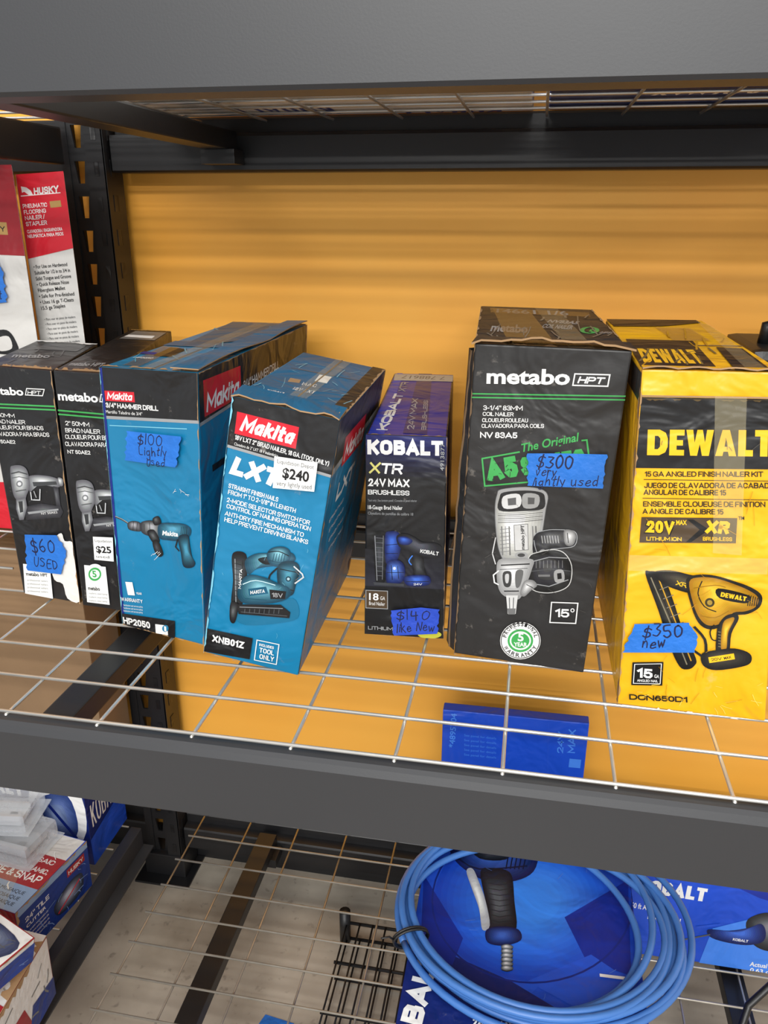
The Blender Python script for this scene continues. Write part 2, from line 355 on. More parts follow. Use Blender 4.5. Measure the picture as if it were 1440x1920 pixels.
    def wear(s,p0,p1,w0,w1,mat='kraft',n=26,prob=1):
        w0*=.75; w1*=.75; n=int(n*1.6)
        p0=np.array(p0,float);p1=np.array(p1,float);d=p1-p0;l=np.linalg.norm(d);nn=np.array([-d[1],d[0]])/l
        A=[p0+d*i/n for i in range(n+1)]; st=[random.random()<prob*.8 for i in range(n//3+2)]
        B=[p0+d*i/n+nn*(random.uniform(w0,w1) if st[i//3] else (.3 if w1>0 else -.3)) for i in range(n+1)]
        V=[s.loc(p) for p in A+B]
        s.emit(V,[[i,i+1,n+2+i,n+1+i] for i in range(n)],mat)
    def crease(s,k,x0,x1,y0,y1,mat,w=.8,L=22):
        for i in range(k):
            x=random.uniform(x0,x1); y=random.uniform(y0,y1); a=random.uniform(0,3.14); l=random.uniform(.3,1)*L
            s.stroke([(x,y),(x+math.cos(a)*l*.5+random.uniform(-2,2),y+math.sin(a)*l*.5),(x+math.cos(a)*l,y+math.sin(a)*l)],random.uniform(.4,1)*w,mat)

def quadface(F,d,which):
    BL,BR,TR,TL=[np.array(p,float) for p in F]; d=np.array(d,float)
    return {'front':(BL,BR,TR,TL),'right':(BR,BR+d,TR+d,TR),'top':(TL,TR,TR+d,TL+d),'left':(BL+d,BL,TL,TL+d),'bottom':(BL+d,BR+d,BR,BL)}[which]
def carton(name,F,d,cols,sheets,label,cat='box',group=None,bev=.0018):
    mb=MB(); bm=bmesh.new()
    BL,BR,TR,TL=[Vector(p) for p in F]; D=Vector(d)
    v=[bm.verts.new(p) for p in (BL,BR,TR,TL,BL+D,BR+D,TR+D,TL+D)]
    names=['front','right','top','left','back','bottom']
    fs=[(0,1,2,3),(1,5,6,2),(3,2,6,7),(4,0,3,7),(5,4,7,6),(4,5,1,0)]
    ml=[]
    for n,f in zip(names,fs):
        fc=bm.faces.new([v[i] for i in f]); c=cols.get(n,cols['front'])
        if c not in ml: ml.append(c)
        fc.material_index=ml.index(c)
    bmesh.ops.bevel(bm,geom=bm.edges[:],offset=bev,segments=2,affect='EDGES',profile=.6)
    mb.add_bm(bm,ml)
    for sh in sheets:
        o=len(mb.v); mb.v+=sh.mb.v
        for f,m,smf in zip(sh.mb.f,sh.mb.m,sh.mb.sm):
            mb.f.append([i+o for i in f]); mb.m.append(mb.mi(sh.mb.mats[m])); mb.sm.append(smf)
    return mb.obj(name,label=label,cat=cat,group=group)
def tape(parent,P,A,outline,lines,name='price_tape',mat='tape_blue',pen='pen',off=.0047,label='blue painter tape with a handwritten price',printed=None):
    sh=Sheet(P,A,off)
    pts=[]; n=len(outline)
    for i in range(n):
        a=outline[i]; b=outline[(i+1)%n]; ln=math.hypot(b[0]-a[0],b[1]-a[1]); k=max(2,int(ln/5))
        short= abs(b[1]-a[1])>abs(b[0]-a[0])
        for j in range(k):
            t=j/k; jj=random.uniform(-2.6,2.6) if (short and j and mat!='paper') else 0
            pts.append((a[0]+(b[0]-a[0])*t+jj,a[1]+(b[1]-a[1])*t))
    sh.poly(pts,mat)
    for L in lines: 
        if printed: sh.text(L[0],L[1],L[2],L[3],'ink_black',L[4] if len(L)>4 else 0)
        else: sh.hand(L[0],L[1],L[2],L[3],pen)
    return sh.mb.obj(name,parent=parent,label=label)
def flap(parent,pts_in,pts_out,mat_top,th=.0014,name='lid_flap',edge='kraft',label=None):
    """bent cardboard flap strip between two rails of 3D points"""
    mb=MB(); n=len(pts_in); V=[]
    for a,b in zip(pts_in,pts_out): V+=[Vector(a),Vector(b)]
    up=Vector((0,0,th))
    T=[p+up for p in V]
    F=[[2*i,2*i+1,2*i+3,2*i+2] for i in range(n-1)]
    mb.add(T,F,mat_top)
    mb.add(V,[f[::-1] for f in F],edge)
    mb.add([V[2*i+1] for i in range(n)]+[T[2*i+1] for i in range(n)],[[i,i+1,n+i+1,n+i] for i in range(n-1)],edge)
    mb.add([V[0],V[1],T[1],T[0]],[[0,1,2,3]],edge); mb.add([V[-2],V[-1],T[-1],T[-2]],[[0,1,2,3]],edge)
    return mb.obj(name,parent=parent,label=label)

# ------------------------------------------------------------------ camera
p,yaw,roll=.3591,.1819,.0021; FPX=1495.4
f=Vector((-math.sin(yaw)*math.cos(p),math.cos(yaw)*math.cos(p),-math.sin(p)))
r=Vector((math.cos(yaw),math.sin(yaw),0)); u=r.cross(f)
r2=math.cos(roll)*r+math.sin(roll)*u; u2=-math.sin(roll)*r+math.cos(roll)*u
cd=bpy.data.cameras.new('camera'); cam=bpy.data.objects.new('camera',cd); COL.objects.link(cam)
cam.matrix_world=Matrix(((r2.x,u2.x,-f.x,0),(r2.y,u2.y,-f.y,0),(r2.z,u2.z,-f.z,.48),(0,0,0,1)))
cd.sensor_fit='VERTICAL'; cd.sensor_height=24; cd.sensor_width=18; cd.lens=24*FPX/1920; cd.clip_start=.02
SC.camera=cam

# ------------------------------------------------------------------ setting
def wallmat():
    m=bpy.data.materials.new('orange_wall'); m.use_nodes=True; nt=m.node_tree; b=nt.nodes['Principled BSDF']
    tc=nt.nodes.new('ShaderNodeTexCoord'); n=nt.nodes.new('ShaderNodeTexNoise'); n.inputs['Scale'].default_value=3; n.inputs['Detail'].default_value=5
    nt.links.new(tc.outputs['Object'],n.inputs['Vector'])
    cr=nt.nodes.new('ShaderNodeValToRGB'); cr.color_ramp.elements[0].color=(lin(251),lin(174),lin(62),1); cr.color_ramp.elements[1].color=(lin(255),lin(186),lin(76),1)
    cr.color_ramp.elements[0].position=.3; cr.color_ramp.elements[1].position=.7
    nt.links.new(n.outputs['Fac'],cr.inputs[0]); nt.links.new(cr.outputs[0],b.inputs['Base Color'])
    b.inputs['Roughness'].default_value=.5
    n2=nt.nodes.new('ShaderNodeTexNoise'); n2.inputs['Scale'].default_value=120; bp=nt.nodes.new('ShaderNodeBump'); bp.inputs['Strength'].default_value=.05; bp.inputs['Distance'].default_value=.002
    nt.links.new(tc.outputs['Object'],n2.inputs['Vector']); nt.links.new(n2.outputs['Fac'],bp.inputs['Height']); nt.links.new(bp.outputs[0],b.inputs['Normal'])
    MATS['orange_wall']=m
def floormat():
    m=bpy.data.materials.new('concrete'); m.use_nodes=True; nt=m.node_tree; b=nt.nodes['Principled BSDF']
    tc=nt.nodes.new('ShaderNodeTexCoord')
    def N(sc,d=8):
        n=nt.nodes.new('ShaderNodeTexNoise'); n.inputs['Scale'].default_value=sc; n.inputs['Detail'].default_value=d; nt.links.new(tc.outputs['Object'],n.inputs['Vector']); return n
    a=N(5,10);cr=nt.nodes.new('ShaderNodeValToRGB'); cr.color_ramp.elements[0].color=(lin(134),lin(124),lin(110),1); cr.color_ramp.elements[1].color=(lin(190),lin(181),lin(167),1)
    cr.color_ramp.elements[0].position=.32; cr.color_ramp.elements[1].position=.68
    nt.links.new(a.outputs['Fac'],cr.inputs[0])
    n=N(60,6); mr=nt.nodes.new('ShaderNodeMapRange'); mr.inputs[1].default_value=.62; mr.inputs[2].default_value=.72; mr.inputs[3].default_value=0; mr.inputs[4].default_value=.45
    nt.links.new(n.outputs['Fac'],mr.inputs[0]); mm=nt.nodes.new('ShaderNodeMix'); mm.data_type='RGBA'; mm.inputs['B'].default_value=(.1,.085,.07,1)
    nt.links.new(mr.outputs[0],mm.inputs['Factor']); nt.links.new(cr.outputs[0],mm.inputs['A'])
    nt.links.new(mm.outputs['Result'],b.inputs['Base Color']); b.inputs['Roughness'].default_value=.55
    MATS['concrete']=m
wallmat(); floormat()
mb=MB(); mb.box((-3,1.30,-.86),(3,1.38,1.9),'orange_wall'); mb.obj('wall_back',kind='structure')
mb=MB(); mb.box((-3,-2.2,-.92),(3,1.30,-.86),'concrete'); mb.obj('floor',kind='structure')
mb=MB(); mb.box((-3,1.294,-.86),(3,1.30,-.785),'rack_dark'); mb.obj('baseboard_back',kind='structure')

# ------------------------------------------------------------------ rack
rackbeams='shelf beams of the steel rack'
def beam(x0,x1,y,z0,z1,mat,label,back=False):
    """step-profile rack beam running along x, lip towards the deck"""
    s=-1 if back else 1
    prof=[(.003*s,z0),(0,z0+.003),(0,z1-.010),(.003*s,z1-.003),(.007*s,z1),(.020*s,z1),(.022*s,z1-.003),(.022*s,z1-.022),(.040*s,z1-.024),(.042*s,z1-.028),(.042*s,z0+.003),(.038*s,z0)]
    mb=MB(); n=len(prof)
    V=[(x0,y+a,b) for a,b in prof]+[(x1,y+a,b) for a,b in prof]
    F=[[i,(i+1)%n,n+(i+1)%n,n+i] for i in range(n)]+[list(range(n)),[n+i for i in range(n)][::-1]]
    mb.add(V,F,mat)
    return mb.obj('rack_beam',label=label,cat='shelf beam',group=rackbeams)
beam(-.70,1.1,.600,-.090,-.006,'rack_black','charcoal powder-coated steel beam along the open front edge of the shelf')
beam(-1.9,-.716,.600,-.090,-.006,'rack_black','charcoal powder-coated steel beam of the neighbouring bay')
beam(-.70,1.1,.600,.560,.70,'rack_black','charcoal powder-coated steel beam fronting the upper shelf')
beam(-1.9,-.716,.600,.560,.70,'rack_black','charcoal powder-coated beam of the neighbouring upper shelf')
for z,l in ((.537,'black steel beam behind the upper shelf against the orange wall'),(-.085,'black steel beam at the rear of the boxed tool shelf'),(-.79,'black steel beam at the rear of the lowest shelf')):
    beam(-.657,1.1,1.285,z,z+.077,'rack_dark',l,True)
    beam(-1.9,-.741,1.285,z,z+.077,'rack_dark','black steel rear beam of the neighbouring bay',True)
def crossbar(x,z1,lab,w=.036):
    mb=MB(); mb.box((x-w/2,.6415,z1-.040),(x+w/2,1.2435,z1-.014),'rack_dark',.002)
    mb.box((x-w/2-.006,1.20,z1-.060),(x+w/2+.010,1.2425,z1-.040),'rack_dark',.001)
    mb.obj('deck_support_bar',label=lab,cat='support bar',group='deck support bars')
for z in (0,.612,-.70):
    for x in (-.47,.40): crossbar(x,z-.006,'dark steel support bar running front to back under the wire deck')
def deck(x0,x1,z,label,mat='zinc'):
    mb=MB(); r=.0019; zc=z-r
    y0,y1=.616,1.25
    k0=math.ceil((x0+.4078)/.1016); k1=math.floor((x1+.4078)/.1016)
    for k in range(k0,k1+1):
        x=-.4078+.1016*k
        mb.tube([(x,y0-.003,z-.012),(x,y0-.001,zc-2*r),(x,y0+.012,zc-2*r),(x,(y0+y1)/2,zc-2*r-.001),(x,y1,zc-2*r)],r,mat,8)
    for j in range(10):
        y=y0+.0637*j
        if y>y1: break
        mb.tube([(x0,y,zc),((x0+x1)/2,y,zc-.0006),(x1,y,zc)],r,mat,8)
    return mb.obj('wire_deck',label=label,cat='wire shelf deck',group='wire decks of the rack')
deck(-.70,1.1,0,'zinc wire grid deck carrying the boxed power tools')
deck(-1.9,-.716,0,'zinc wire grid deck of the neighbouring bay')
deck(-.70,1.1,.612,'wire grid deck of the upper shelf seen from below')
deck(-1.9,-.716,.612,'wire grid deck of the neighbouring upper shelf')
deck(-.62,1.1,-.70,'dull wire grid deck of the lowest shelf','zinc_dull')
deck(-1.9,-.75,-.70,'dull wire grid deck of the neighbouring lowest shelf','zinc_dull')

def upright():
    root=bpy.data.objects.new('rack_upright',None); root.location=(-.700,1.25,-.86); COL.objects.link(root)
    root['label']='black steel rack upright punched with keyhole slots against the orange wall'; root['category']='rack post'
    mb=MB()
    def strip(o,e,w,hole,z0,z1,cell=.0508):
        o=Vector(o);e=Vector(e); z=z0
        while z<z1-1e-6:
            c=[o+Vector((0,0,z)),o+e*w+Vector((0,0,z)),o+e*w+Vector((0,0,z+cell)),o+Vector((0,0,z+cell))]
            hx=w/2; hw=hole
            h=[o+e*(hx-hw*.55)+Vector((0,0,z+.010)),o+e*(hx+hw*.55)+Vector((0,0,z+.010)),o+e*(hx+hw)+Vector((0,0,z+.042)),o+e*(hx-hw)+Vector((0,0,z+.042))]
            mb.add(c+h,[[0,1,5,4],[1,2,6,5],[2,3,7,6],[3,0,4,7]],'rack_dark')
            z+=cell
    for yy in (0,.003):
        strip((-.700,1.238+yy,0),(1,0,0),.034,.009,-.86,1.0)
    mb.box((-.715,1.236,-.86),(-.699,1.241,1.0),'rack_dark')
    mb.box((-.715,1.241,-.86),(-.712,1.285,1.0),'rack_dark')
    mb.box((-.667,1.236,-.86),(-.664,1.250,1.0),'rack_dark')
    mb.box((-.664,1.228,-.86),(-.636,1.231,1.0),'rack_dark')
    mb.box((-.666,1.228,-.86),(-.664,1.250,1.0),'rack_dark')
    mb.box((-.638,1.228,-.86),(-.635,1.280,1.0),'rack_dark')
    for z in np.arange(-.84,1.0,.0508):
        mb.box((-.6352,1.243,z),(-.6342,1.257,z+.024),'ink_black')
        mb.box((-.654,1.2272,z),(-.646,1.2281,z+.020),'ink_black')
    off=Vector((.675,-1.25,.86))
    mb.v=[tuple(Vector(q)+off) for q in mb.v]
    mb.obj('post',root)
    mb=MB(); mb.box((-.735,1.20,-.86),(-.615,1.292,-.855),'rack_dark',.001); mb.box((-.72,1.225,-.855),(-.63,1.29,-.80),'rack_dark',.003)
    mb.v=[tuple(Vector(q)+off) for q in mb.v]; mb.obj('foot_plate',root)
upright()
mb=MB(); mb.box((-.745,.60,-.745),(-.722,1.19,-.700),'rack_black',.003); mb.box((-.722,.60,-.745),(-.700,1.19,-.741),'rack_black',.001)
mb.obj('side_rail',label='dark steel side rail closing the lowest shelf',cat='rack rail')
mb=MB(); mb.box((-.74,.643,.548),(-.722,1.22,.600),'rack_dark',.003)
mb.obj('side_rail',label='dark steel side rail under the upper shelf',cat='rack rail')

# ------------------------------------------------------------------ tool drawings
def xf(o,s,sk=(0,0)):
    return lambda pts:[(o[0]+x*s[0]+y*sk[0],o[1]+y*s[1]+x*sk[1]) for x,y in pts]
g0,g1,g2,g3=(40,42,44),(95,97,100),(165,167,170),(226,227,228)
def brad(sh,o,s,sk=(0,0)):
    T=xf(o,s,sk)
    sh.grad(T([(24,76),(60,68),(96,72),(100,82),(94,92),(30,99)]),g0,g1,smooth=False)
    sh.grad(T([(36,24),(50,17),(78,18),(96,24),(98,34),(90,38),(60,34),(48,40),(40,48)]),g1,g3)
    sh.poly(T([(46,30),(90,27),(92,33),(48,38)]),C(60,62,64))
    sh.grad(T([(84,36),(94,38),(96,72),(88,72)]),g0,g1,smooth=False)
    sh.grad(T([(6,8),(12,1),(26,0),(36,6),(40,20),(40,40),(34,54),(30,62),(16,64),(8,48)]),g1,g3)
    sh.stroke(T([(7,16),(22,12),(38,16)]),2,C(60,62,64)); sh.stroke(T([(8,24),(22,21),(39,24)]),1.4,C(90,92,94))
    sh.grad(T([(14,62),(32,58),(34,76),(26,98),(18,99),(13,80)]),g1,g3,smooth=False)
    sh.poly(T([(18,66),(26,65),(26,84),(20,86)]),C(50,52,54)); sh.stroke(T([(14,48),(34,44)]),1.6,C(80,82,84))
    sh.ell(T([(22,34)])[0],6*s[0],6*s[1],C(120,122,125)); sh.ell(T([(22,34)])[0],3.4*s[0],3.4*s[1],C(215,216,218))
    sh.stroke(T([(42,48),(43,62),(58,62),(60,42)]),1.8,C(200,202,204)); sh.stroke(T([(48,46),(52,58)]),2,C(150,152,154))
    sh.poly(T([(34,84),(92,76),(92,79),(36,88)]),C(150,152,154)); sh.text('NT 50AE2',T([(60,88)])[0],T([(90,84)])[0],4,'ink_white')
    sh.grad(T([(94,20),(103,22),(103,34),(96,34)]),g1,g3)

def q(*a): return [np.array(x,float) for x in a]
grpN='matching black brad nailer boxes'
FA=q((-.651,.862,0),(-.559,.848,0),(-.552,.847,.306),(-.655,.8626,.306)); dA=(-.050,.195,0)
AA=[(45,1112),(152,1132),(97,697),(-35,685)]
FB=q((-.554,.844,0),(-.482,.838,0),(-.478,.8377,.307),(-.548,.8435,.307)); dB=(-.075,.34,0)
AB=[(155,1135),(247,1150),(197,700),(100,695)]
def brad_art(sh,dx,dy):
    sh.text('metabo',(-27+dx,744+dy),(46+dx,748+dy),15,'ink_white',.035)
    sh.stroke([(51+dx,734+dy),(84+dx,736+dy),(81+dx,749+dy),(49+dx,747+dy)],1.6,'ink_white',True)
    sh.block('HPT',(53+dx,746+dy),(79+dx,747+dy),8,'ink_white',.2,.25)
    for k,yy in enumerate((763,770)):
        sh.stroke([(-40+dx,yy+dy-1),(106+dx if not dx else 206,yy+dy+8)],2.6,'ink_green')
    T=[('2" 50MM',-14,30,790),('BRAD NAILER',-14,50,803),('CLOUEUR POUR BRADS',-14,84,815),('CLAVADORA PARA BRADS',-14,95,828)]
    for t,a,b,y in T: sh.block(t,(a+dx,y+dy),(b+dx,y+dy+3),8,'ink_white',.14)
    sh.block('NT 50AE2',(-10+dx,842+dy),(32+dx,844+dy),7,'ink_white',.18)
shA=Sheet(FA,AA); brad_art(shA,0,0)
brad(shA,(16,884),(1.0,1.02),(.06,.05))
shA.poly([(46,1062),(96,1068),(101,1122),(49,1112)],'paper'); shA.ell((72,1054),16,15,'paper'); shA.ell((72,1054),9,8,'ink_green'); shA.text('metabo',(52,1082),(76,1084),6,'ink_black',.03); shA.text('HPT',(79,1084),(92,1085),5,'ink_black',.03)
for i in range(4): shA.text('professional nailers',(54,1091+i*6),(92,1094+i*6),3,'ink_dgrey')
shA.poly(sm([(104,1022),(118,1010),(124,1024),(138,1026),(140,1048),(150,1090),(151,1128),(128,1122),(120,1098),(104,1090),(98,1060)],3),'torn_paper')
shA.wear((97,697),(152,1132),1,4,n=40,prob=.5)
shA.crease(6,0,120,860,1050,'ink_dgrey',.6,14)
tA=Sheet(quadface(FA,dA,'top'),[(-35,685),(97,697),(176,657),(66,648)])
tA.wear((-35,684),(97,696),-3,-7,n=30); tA.text('metabo',(20,674),(90,677),8,'ink_grey',.03)
tA.poly([(60,662),(140,668),(156,660),(84,654)],'ink_dgrey'); tA.wear((66,648),(176,657),1,3,'paper',n=20); tA.crease(8,0,150,655,690,'ink_dgrey',.8,20)
oA=carton('nail_gun_box',FA,dA,{'front':'black_card'},[shA,tA],'black brad nailer box with torn white patch and blue price tape',group=grpN)
tape(oA,FA,AA,[(53,1010),(112,1012),(130,1040),(120,1080),(58,1072)],[('$60',(66,1042),(112,1044),21),('USED',(70,1066),(116,1070),15)])
shB=Sheet(FB,AB); brad_art(shB,137,4)
brad(shB,(136,894),(.98,.98),(.06,.05))
shB.poly([(158,1056),(198,1060),(206,1134),(164,1128)],'paper'); shB.ell((178,1072),17,18,'paper'); shB.ell((178,1074),12,13,'ink_green'); shB.ell((178,1074),9,9,'paper'); shB.text('5',(174,1079),(182,1080),12,'ink_green',.03)
shB.text('metabo',(166,1104),(188,1106),7,'ink_black',.03)
for i in range(3): shB.text('nailers warranty',(168,1112+i*7),(202,1115+i*7),3,'ink_dgrey')
tB=Sheet(quadface(FB,dB,'top'),[(100,695),(197,700),(330,624),(240,620)])
tB.wear((100,694),(197,699),-3,-6,n=20); tB.text('metabo HPT',(125,688),(188,690),8,'ink_grey',.03)
tB.poly([(215,640),(290,644),(318,628),(250,624)],C(120,120,118)); tB.poly([(225,636),(285,640),(292,635),(235,632)],'paper'); tB.wear((240,620),(330,624),1,3,'ink_gold',n=20)
oB=carton('nail_gun_box',FB,dB,{'front':'black_card'},[shB,tB],'black brad nailer box with white shop sticker and warranty panel',group=grpN)
tape(oB,FB,AB,[(177,1000),(214,1002),(216,1048),(180,1044)],[('Liquidation',(181,1010),(212,1012),5),('$25',(184,1030),(212,1032),12,.03),('used',(184,1040),(208,1042),5)],'price_sticker','paper',printed=True,label='white printed shop price sticker')

# ---- hammer drill carton
F1=q((-.478,.807,0),(-.358,.776,0),(-.337,.771,.325),(-.465,.804,.321)); d1=(.007,.39,0)
A1=[(232,1170),(385,1210),(372,700),(188,688)]
s=Sheet(F1,A1)
s.poly([(188,688),(372,700),(375,795),(195,785)],'black_card')
s.stroke([(195,787),(375,797)],5,'ink_grey')
s.poly([(197,735),(252,738),(254,758),(199,755)],'ink_red'); s.block('Makita',(202,752),(251,755),14,'ink_white',.2,.25,.06)
s.block('3/4" HAMMER DRILL',(200,768),(298,775),9.6,'ink_white',.2); s.text('Martillo Taladro de 3/4"',(200,779),(268,784),6,'ink_white')
s.stroke([(207,803),(352,810)],1.5,'ink_lteal')
s.poly([(188,690),(192,689),(236,1171),(232,1170)],'ink_dblue')
tk,tl,td=(12,60,80),(84,160,186),(10,36,48)
s.stroke([(218,976),(230,981),(246,991)],3,C(60,62,64)); s.stroke([(218,975),(230,980),(246,990)],1,C(160,160,160))
s.grad([(241,988),(250,984),(262,986),(268,993),(266,1003),(250,1002),(242,998)],g0,g2,n=5); s.stroke([(252,985),(251,1002)],1,C(20,20,22)); s.stroke([(259,987),(258,1003)],1,C(20,20,22))
s.grad([(265,988),(280,983),(296,985),(306,991),(306,1013),(290,1014),(268,1006)],g0,g2)
s.stroke([(272,990),(272,1004)],1.2,C(40,42,44)); s.stroke([(282,987),(283,1010)],1.2,C(40,42,44))
s.grad([(300,990),(330,988),(350,991),(360,1000),(357,1013),(340,1021),(318,1020),(300,1015)],tk,tl,(325,998))
for i in range(4): s.stroke([(342+i*3.4,995),(341+i*3.4,1009)],1.1,C(10,40,54))
s.text('Makita',(306,1010),(336,1013),8,'ink_white',.045,.25)
s.grad([(336,1014),(354,1010),(358,1030),(362,1050),(368,1062),(362,1070),(346,1068),(341,1044)],td,(70,150,180),(351,1036)); s.stroke([(335,1018),(331,1032),(338,1040)],2.4,C(24,24,26))
s.grad([(278,1003),(290,1000),(298,1012),(301,1022),(292,1026),(284,1018)],(14,14,16),g1,n=4); s.grad([(288,980),(299,975),(304,988),(292,992)],(14,14,16),g1,n=4)
s.grad([(288,1022),(298,1020),(308,1044),(300,1050),(292,1040)],(14,14,16),(70,74,78),n=4)
s.crease(5,286,310,1040,1054,'ink_white',1.0,12); s.crease(6,330,350,920,936,'ink_white',.8,12)
s.text('1',(242,1117),(255,1118),22,'ink_white',.03); s.block('YEAR',(258,1117),(268,1118),4,'ink_white',.2); s.block('WARRANTY',(230,1128),(270,1133),6.5,'ink_white',.17)
for i in range(3): s.text('Satisfaction and service policy',(234,1137+i*5),(270,1141+i*5),3,'ink_white')
s.poly([(229,1150),(330,1165),(330,1198),(233,1172)],'black_card'); s.block('HP2050',(234,1168),(284,1178),11.5,'ink_white',.22)
s.poly([(293,1170),(316,1173),(317,1190),(294,1186)],'ink_white'); s.ell((312,1178),6,6,C(30,120,160)); s.text('1',(310,1182),(314,1183),8,'ink_white',.02)
s.wear((232,1171),(385,1211),-1,-4,n=30,prob=.5); s.wear((372,700),(385,1210),1,3.5,n=50,prob=.4); s.wear((188,688),(232,1170),-1,-3,'ink_lteal',n=50,prob=.3)
R1=Sheet(quadface(F1,d1,'right'),[(385,1210),(566,988),(575,608),(372,700)])
R1.poly([(372,700),(575,608),(574,664),(375,795)],'black_card'); R1.stroke([(375,797),(574,667)],4,'ink_grey')
R1.poly([(381,714),(450,686),(452,742),(384,782)],'ink_red'); R1.block('Makita',(387,774),(449,738),34,'ink_white',.2,.2,.06)
R1.block('3/4" HAMMER DRILL',(456,731),(522,690),16,'ink_white',.15); R1.text('Martillo Taladro de 3/4"',(457,742),(505,713),7,'ink_white')
R1.poly([(398,872),(430,850),(430,862),(399,884)],'ink_black'); R1.wear((372,700),(575,608),1,4,n=30,prob=.6)
R1.wear((575,608),(566,988),1,4,n=30,prob=.6)
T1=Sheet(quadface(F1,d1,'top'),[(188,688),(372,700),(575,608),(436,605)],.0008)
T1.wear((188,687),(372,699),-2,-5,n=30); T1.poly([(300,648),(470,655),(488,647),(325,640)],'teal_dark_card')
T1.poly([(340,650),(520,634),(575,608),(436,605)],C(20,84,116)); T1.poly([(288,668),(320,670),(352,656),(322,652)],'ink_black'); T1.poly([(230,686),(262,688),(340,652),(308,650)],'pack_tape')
T1.text('HP2050',(250,672),(285,674),6,'ink_white',.02); T1.poly([(262,664),(290,666),(298,662),(272,660)],'ink_dblue')
T1.stroke([(280,695),(500,606)],1.2,C(10,60,84)); T1.wear((575,608),(436,605),-1,-3,n=20); T1.crease(20,220,540,610,695,C(90,160,185),.9,26)
T1.poly([(262,692),(292,694),(510,607),(484,606)],'gloss_tape')
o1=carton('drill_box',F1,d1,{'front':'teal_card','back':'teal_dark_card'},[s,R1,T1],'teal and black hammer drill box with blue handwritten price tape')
pin=[];pout=[];TLv=np.array(F1[3]);TRv=np.array(F1[2])
for i in range(15):
    t=i/14; b=TRv+np.array(d1)*t; pin.append((b[0]-.03,b[1],b[2]+.004)); pout.append((b[0]+.001,b[1],b[2]+.001+.0045*abs(math.sin(t*5+.4))))
flap(o1,pin,pout,'teal_dark_card',.0012)
tape(o1,F1,A1,[(243,812),(345,823),(342,848),(334,882),(240,868)],[('$100',(262,836),(312,840),18),('Lightly',(266,858),(320,862),16),('Used',(280,878),(316,880),13)])

# ---- leaning brad nailer carton (teal)
th=math.radians(10.3); e2=np.array([.9998,.02,0]); z2=np.array([0,0,1.]); up2=math.cos(th)*z2+math.sin(th)*e2; wv=math.cos(th)*e2-math.sin(th)*z2
BR2=np.array((-.231,.732,.0005)); BL2=BR2-.109*wv; TR2=BR2+.296*up2; TL2=TR2-.109*wv
F2=[BL2,BR2,TR2,TL2]; d2=(-.005,.27,0); A2=[(383,1225),(558,1268),(632,797),(440,765)]
s=Sheet(F2,A2)
s.poly([(440,765),(632,797),(617,894),(430,848)],'black_card'); s.stroke([(430,850),(617,896)],5,'ink_grey')
s.poly([(448,790),(558,812),(552,850),(443,828)],'ink_red'); s.block('Makita',(451,822),(551,844),26,'ink_white',.22,.25,.06)
s.block('18V LXT 2" BRAD NAILER, 18 GA. (TOOL ONLY)',(443,838),(612,878),8,'ink_white',.15)
s.text('Clavadora de 2" LXT 18 V inalambrica',(442,848),(520,866),5,'ink_white')
s.block('LXT',(432,898),(524,921),32,'ink_white',.3,.22)
for t,a,b in [('STRAIGHT FINISH NAILS',(431,923),(520,945)),('FROM 1" TO 2-1/8" IN LENGTH',(430,934),(552,964)),('2-MODE SELECTOR SWITCH FOR',(428,948),(578,985)),('CONTROL OF NAILING OPERATION',(427,959),(580,996)),('ANTI-DRY FIRE MECHANISM TO',(424,972),(567,1007)),('HELP PREVENT DRIVING BLANKS',(423,983),(575,1020))]:
    s.block(t,a,b,8,'ink_white',.15)
s.poly(sm([(440,1150),(500,1140),(548,1120),(560,1150),(540,1164),(460,1172)]),C(14,104,140))
s.grad([(436,1048),(443,1037),(458,1038),(464,1050),(463,1092),(457,1128),(446,1140),(434,1134),(438,1090)],(14,16,18),(84,92,98),(446,1080))
s.stroke([(442,1050),(443,1130)],1.6,C(130,136,140)); s.stroke([(456,1052),(452,1126)],1,C(10,12,14)); 
for i in range(7): s.stroke([(441,1058+i*10),(454,1061+i*10)],1,C(20,22,24))
s.grad([(460,1054),(478,1040),(506,1037),(530,1034),(548,1037),(552,1050),(530,1059),(500,1063),(480,1068),(466,1078)],tk,(130,190,206),(505,1044))
s.grad([(484,1049),(506,1044),(526,1046),(524,1054),(498,1059)],(14,18,22),(60,66,72),n=4)
s.grad([(500,1040),(510,1028),(530,1025),(543,1033),(541,1052),(524,1062),(506,1058)],(18,60,78),(140,200,214),(522,1036)); s.stroke(smo([(503,1036),(522,1034),(541,1042)]),1.8,C(18,26,30)); s.stroke(smo([(502,1050),(522,1054),(540,1050)]),1.2,C(18,60,80))
for i in range(5): s.stroke([(514+i*5,1038),(511+i*5,1052)],1.1,C(14,60,80))
s.grad([(522,1058),(540,1051),(556,1054),(561,1068),(554,1094),(547,1114),(526,1112),(519,1082)],(12,44,58),(78,152,176),(540,1078)); s.stroke([(524,1066),(559,1072)],1.6,C(20,20,22)); s.stroke([(521,1098),(551,1106)],1.6,C(20,20,22)); s.ell((540,1084),5,5,C(20,60,76)); s.ell((540,1084),2.6,2.6,C(170,200,210))
s.stroke(smo([(520,1064),(506,1078),(504,1090)]),3,C(18,20,22))
s.grad([(452,1092),(468,1078),(496,1082),(520,1092),(541,1100),(543,1116),(520,1128),(480,1132),(456,1130),(446,1116)],tk,(136,196,210),(488,1100))
s.stroke(smo([(456,1096),(480,1088),(516,1096)]),1.4,C(200,232,240)); s.stroke([(460,1122),(500,1124)],1.4,C(12,70,92))
s.poly([(466,1104),(499,1099),(503,1112),(468,1117)],C(14,84,112)); s.block('MAKITA',(470,1114),(498,1110),6.5,'ink_white',.22,.2)
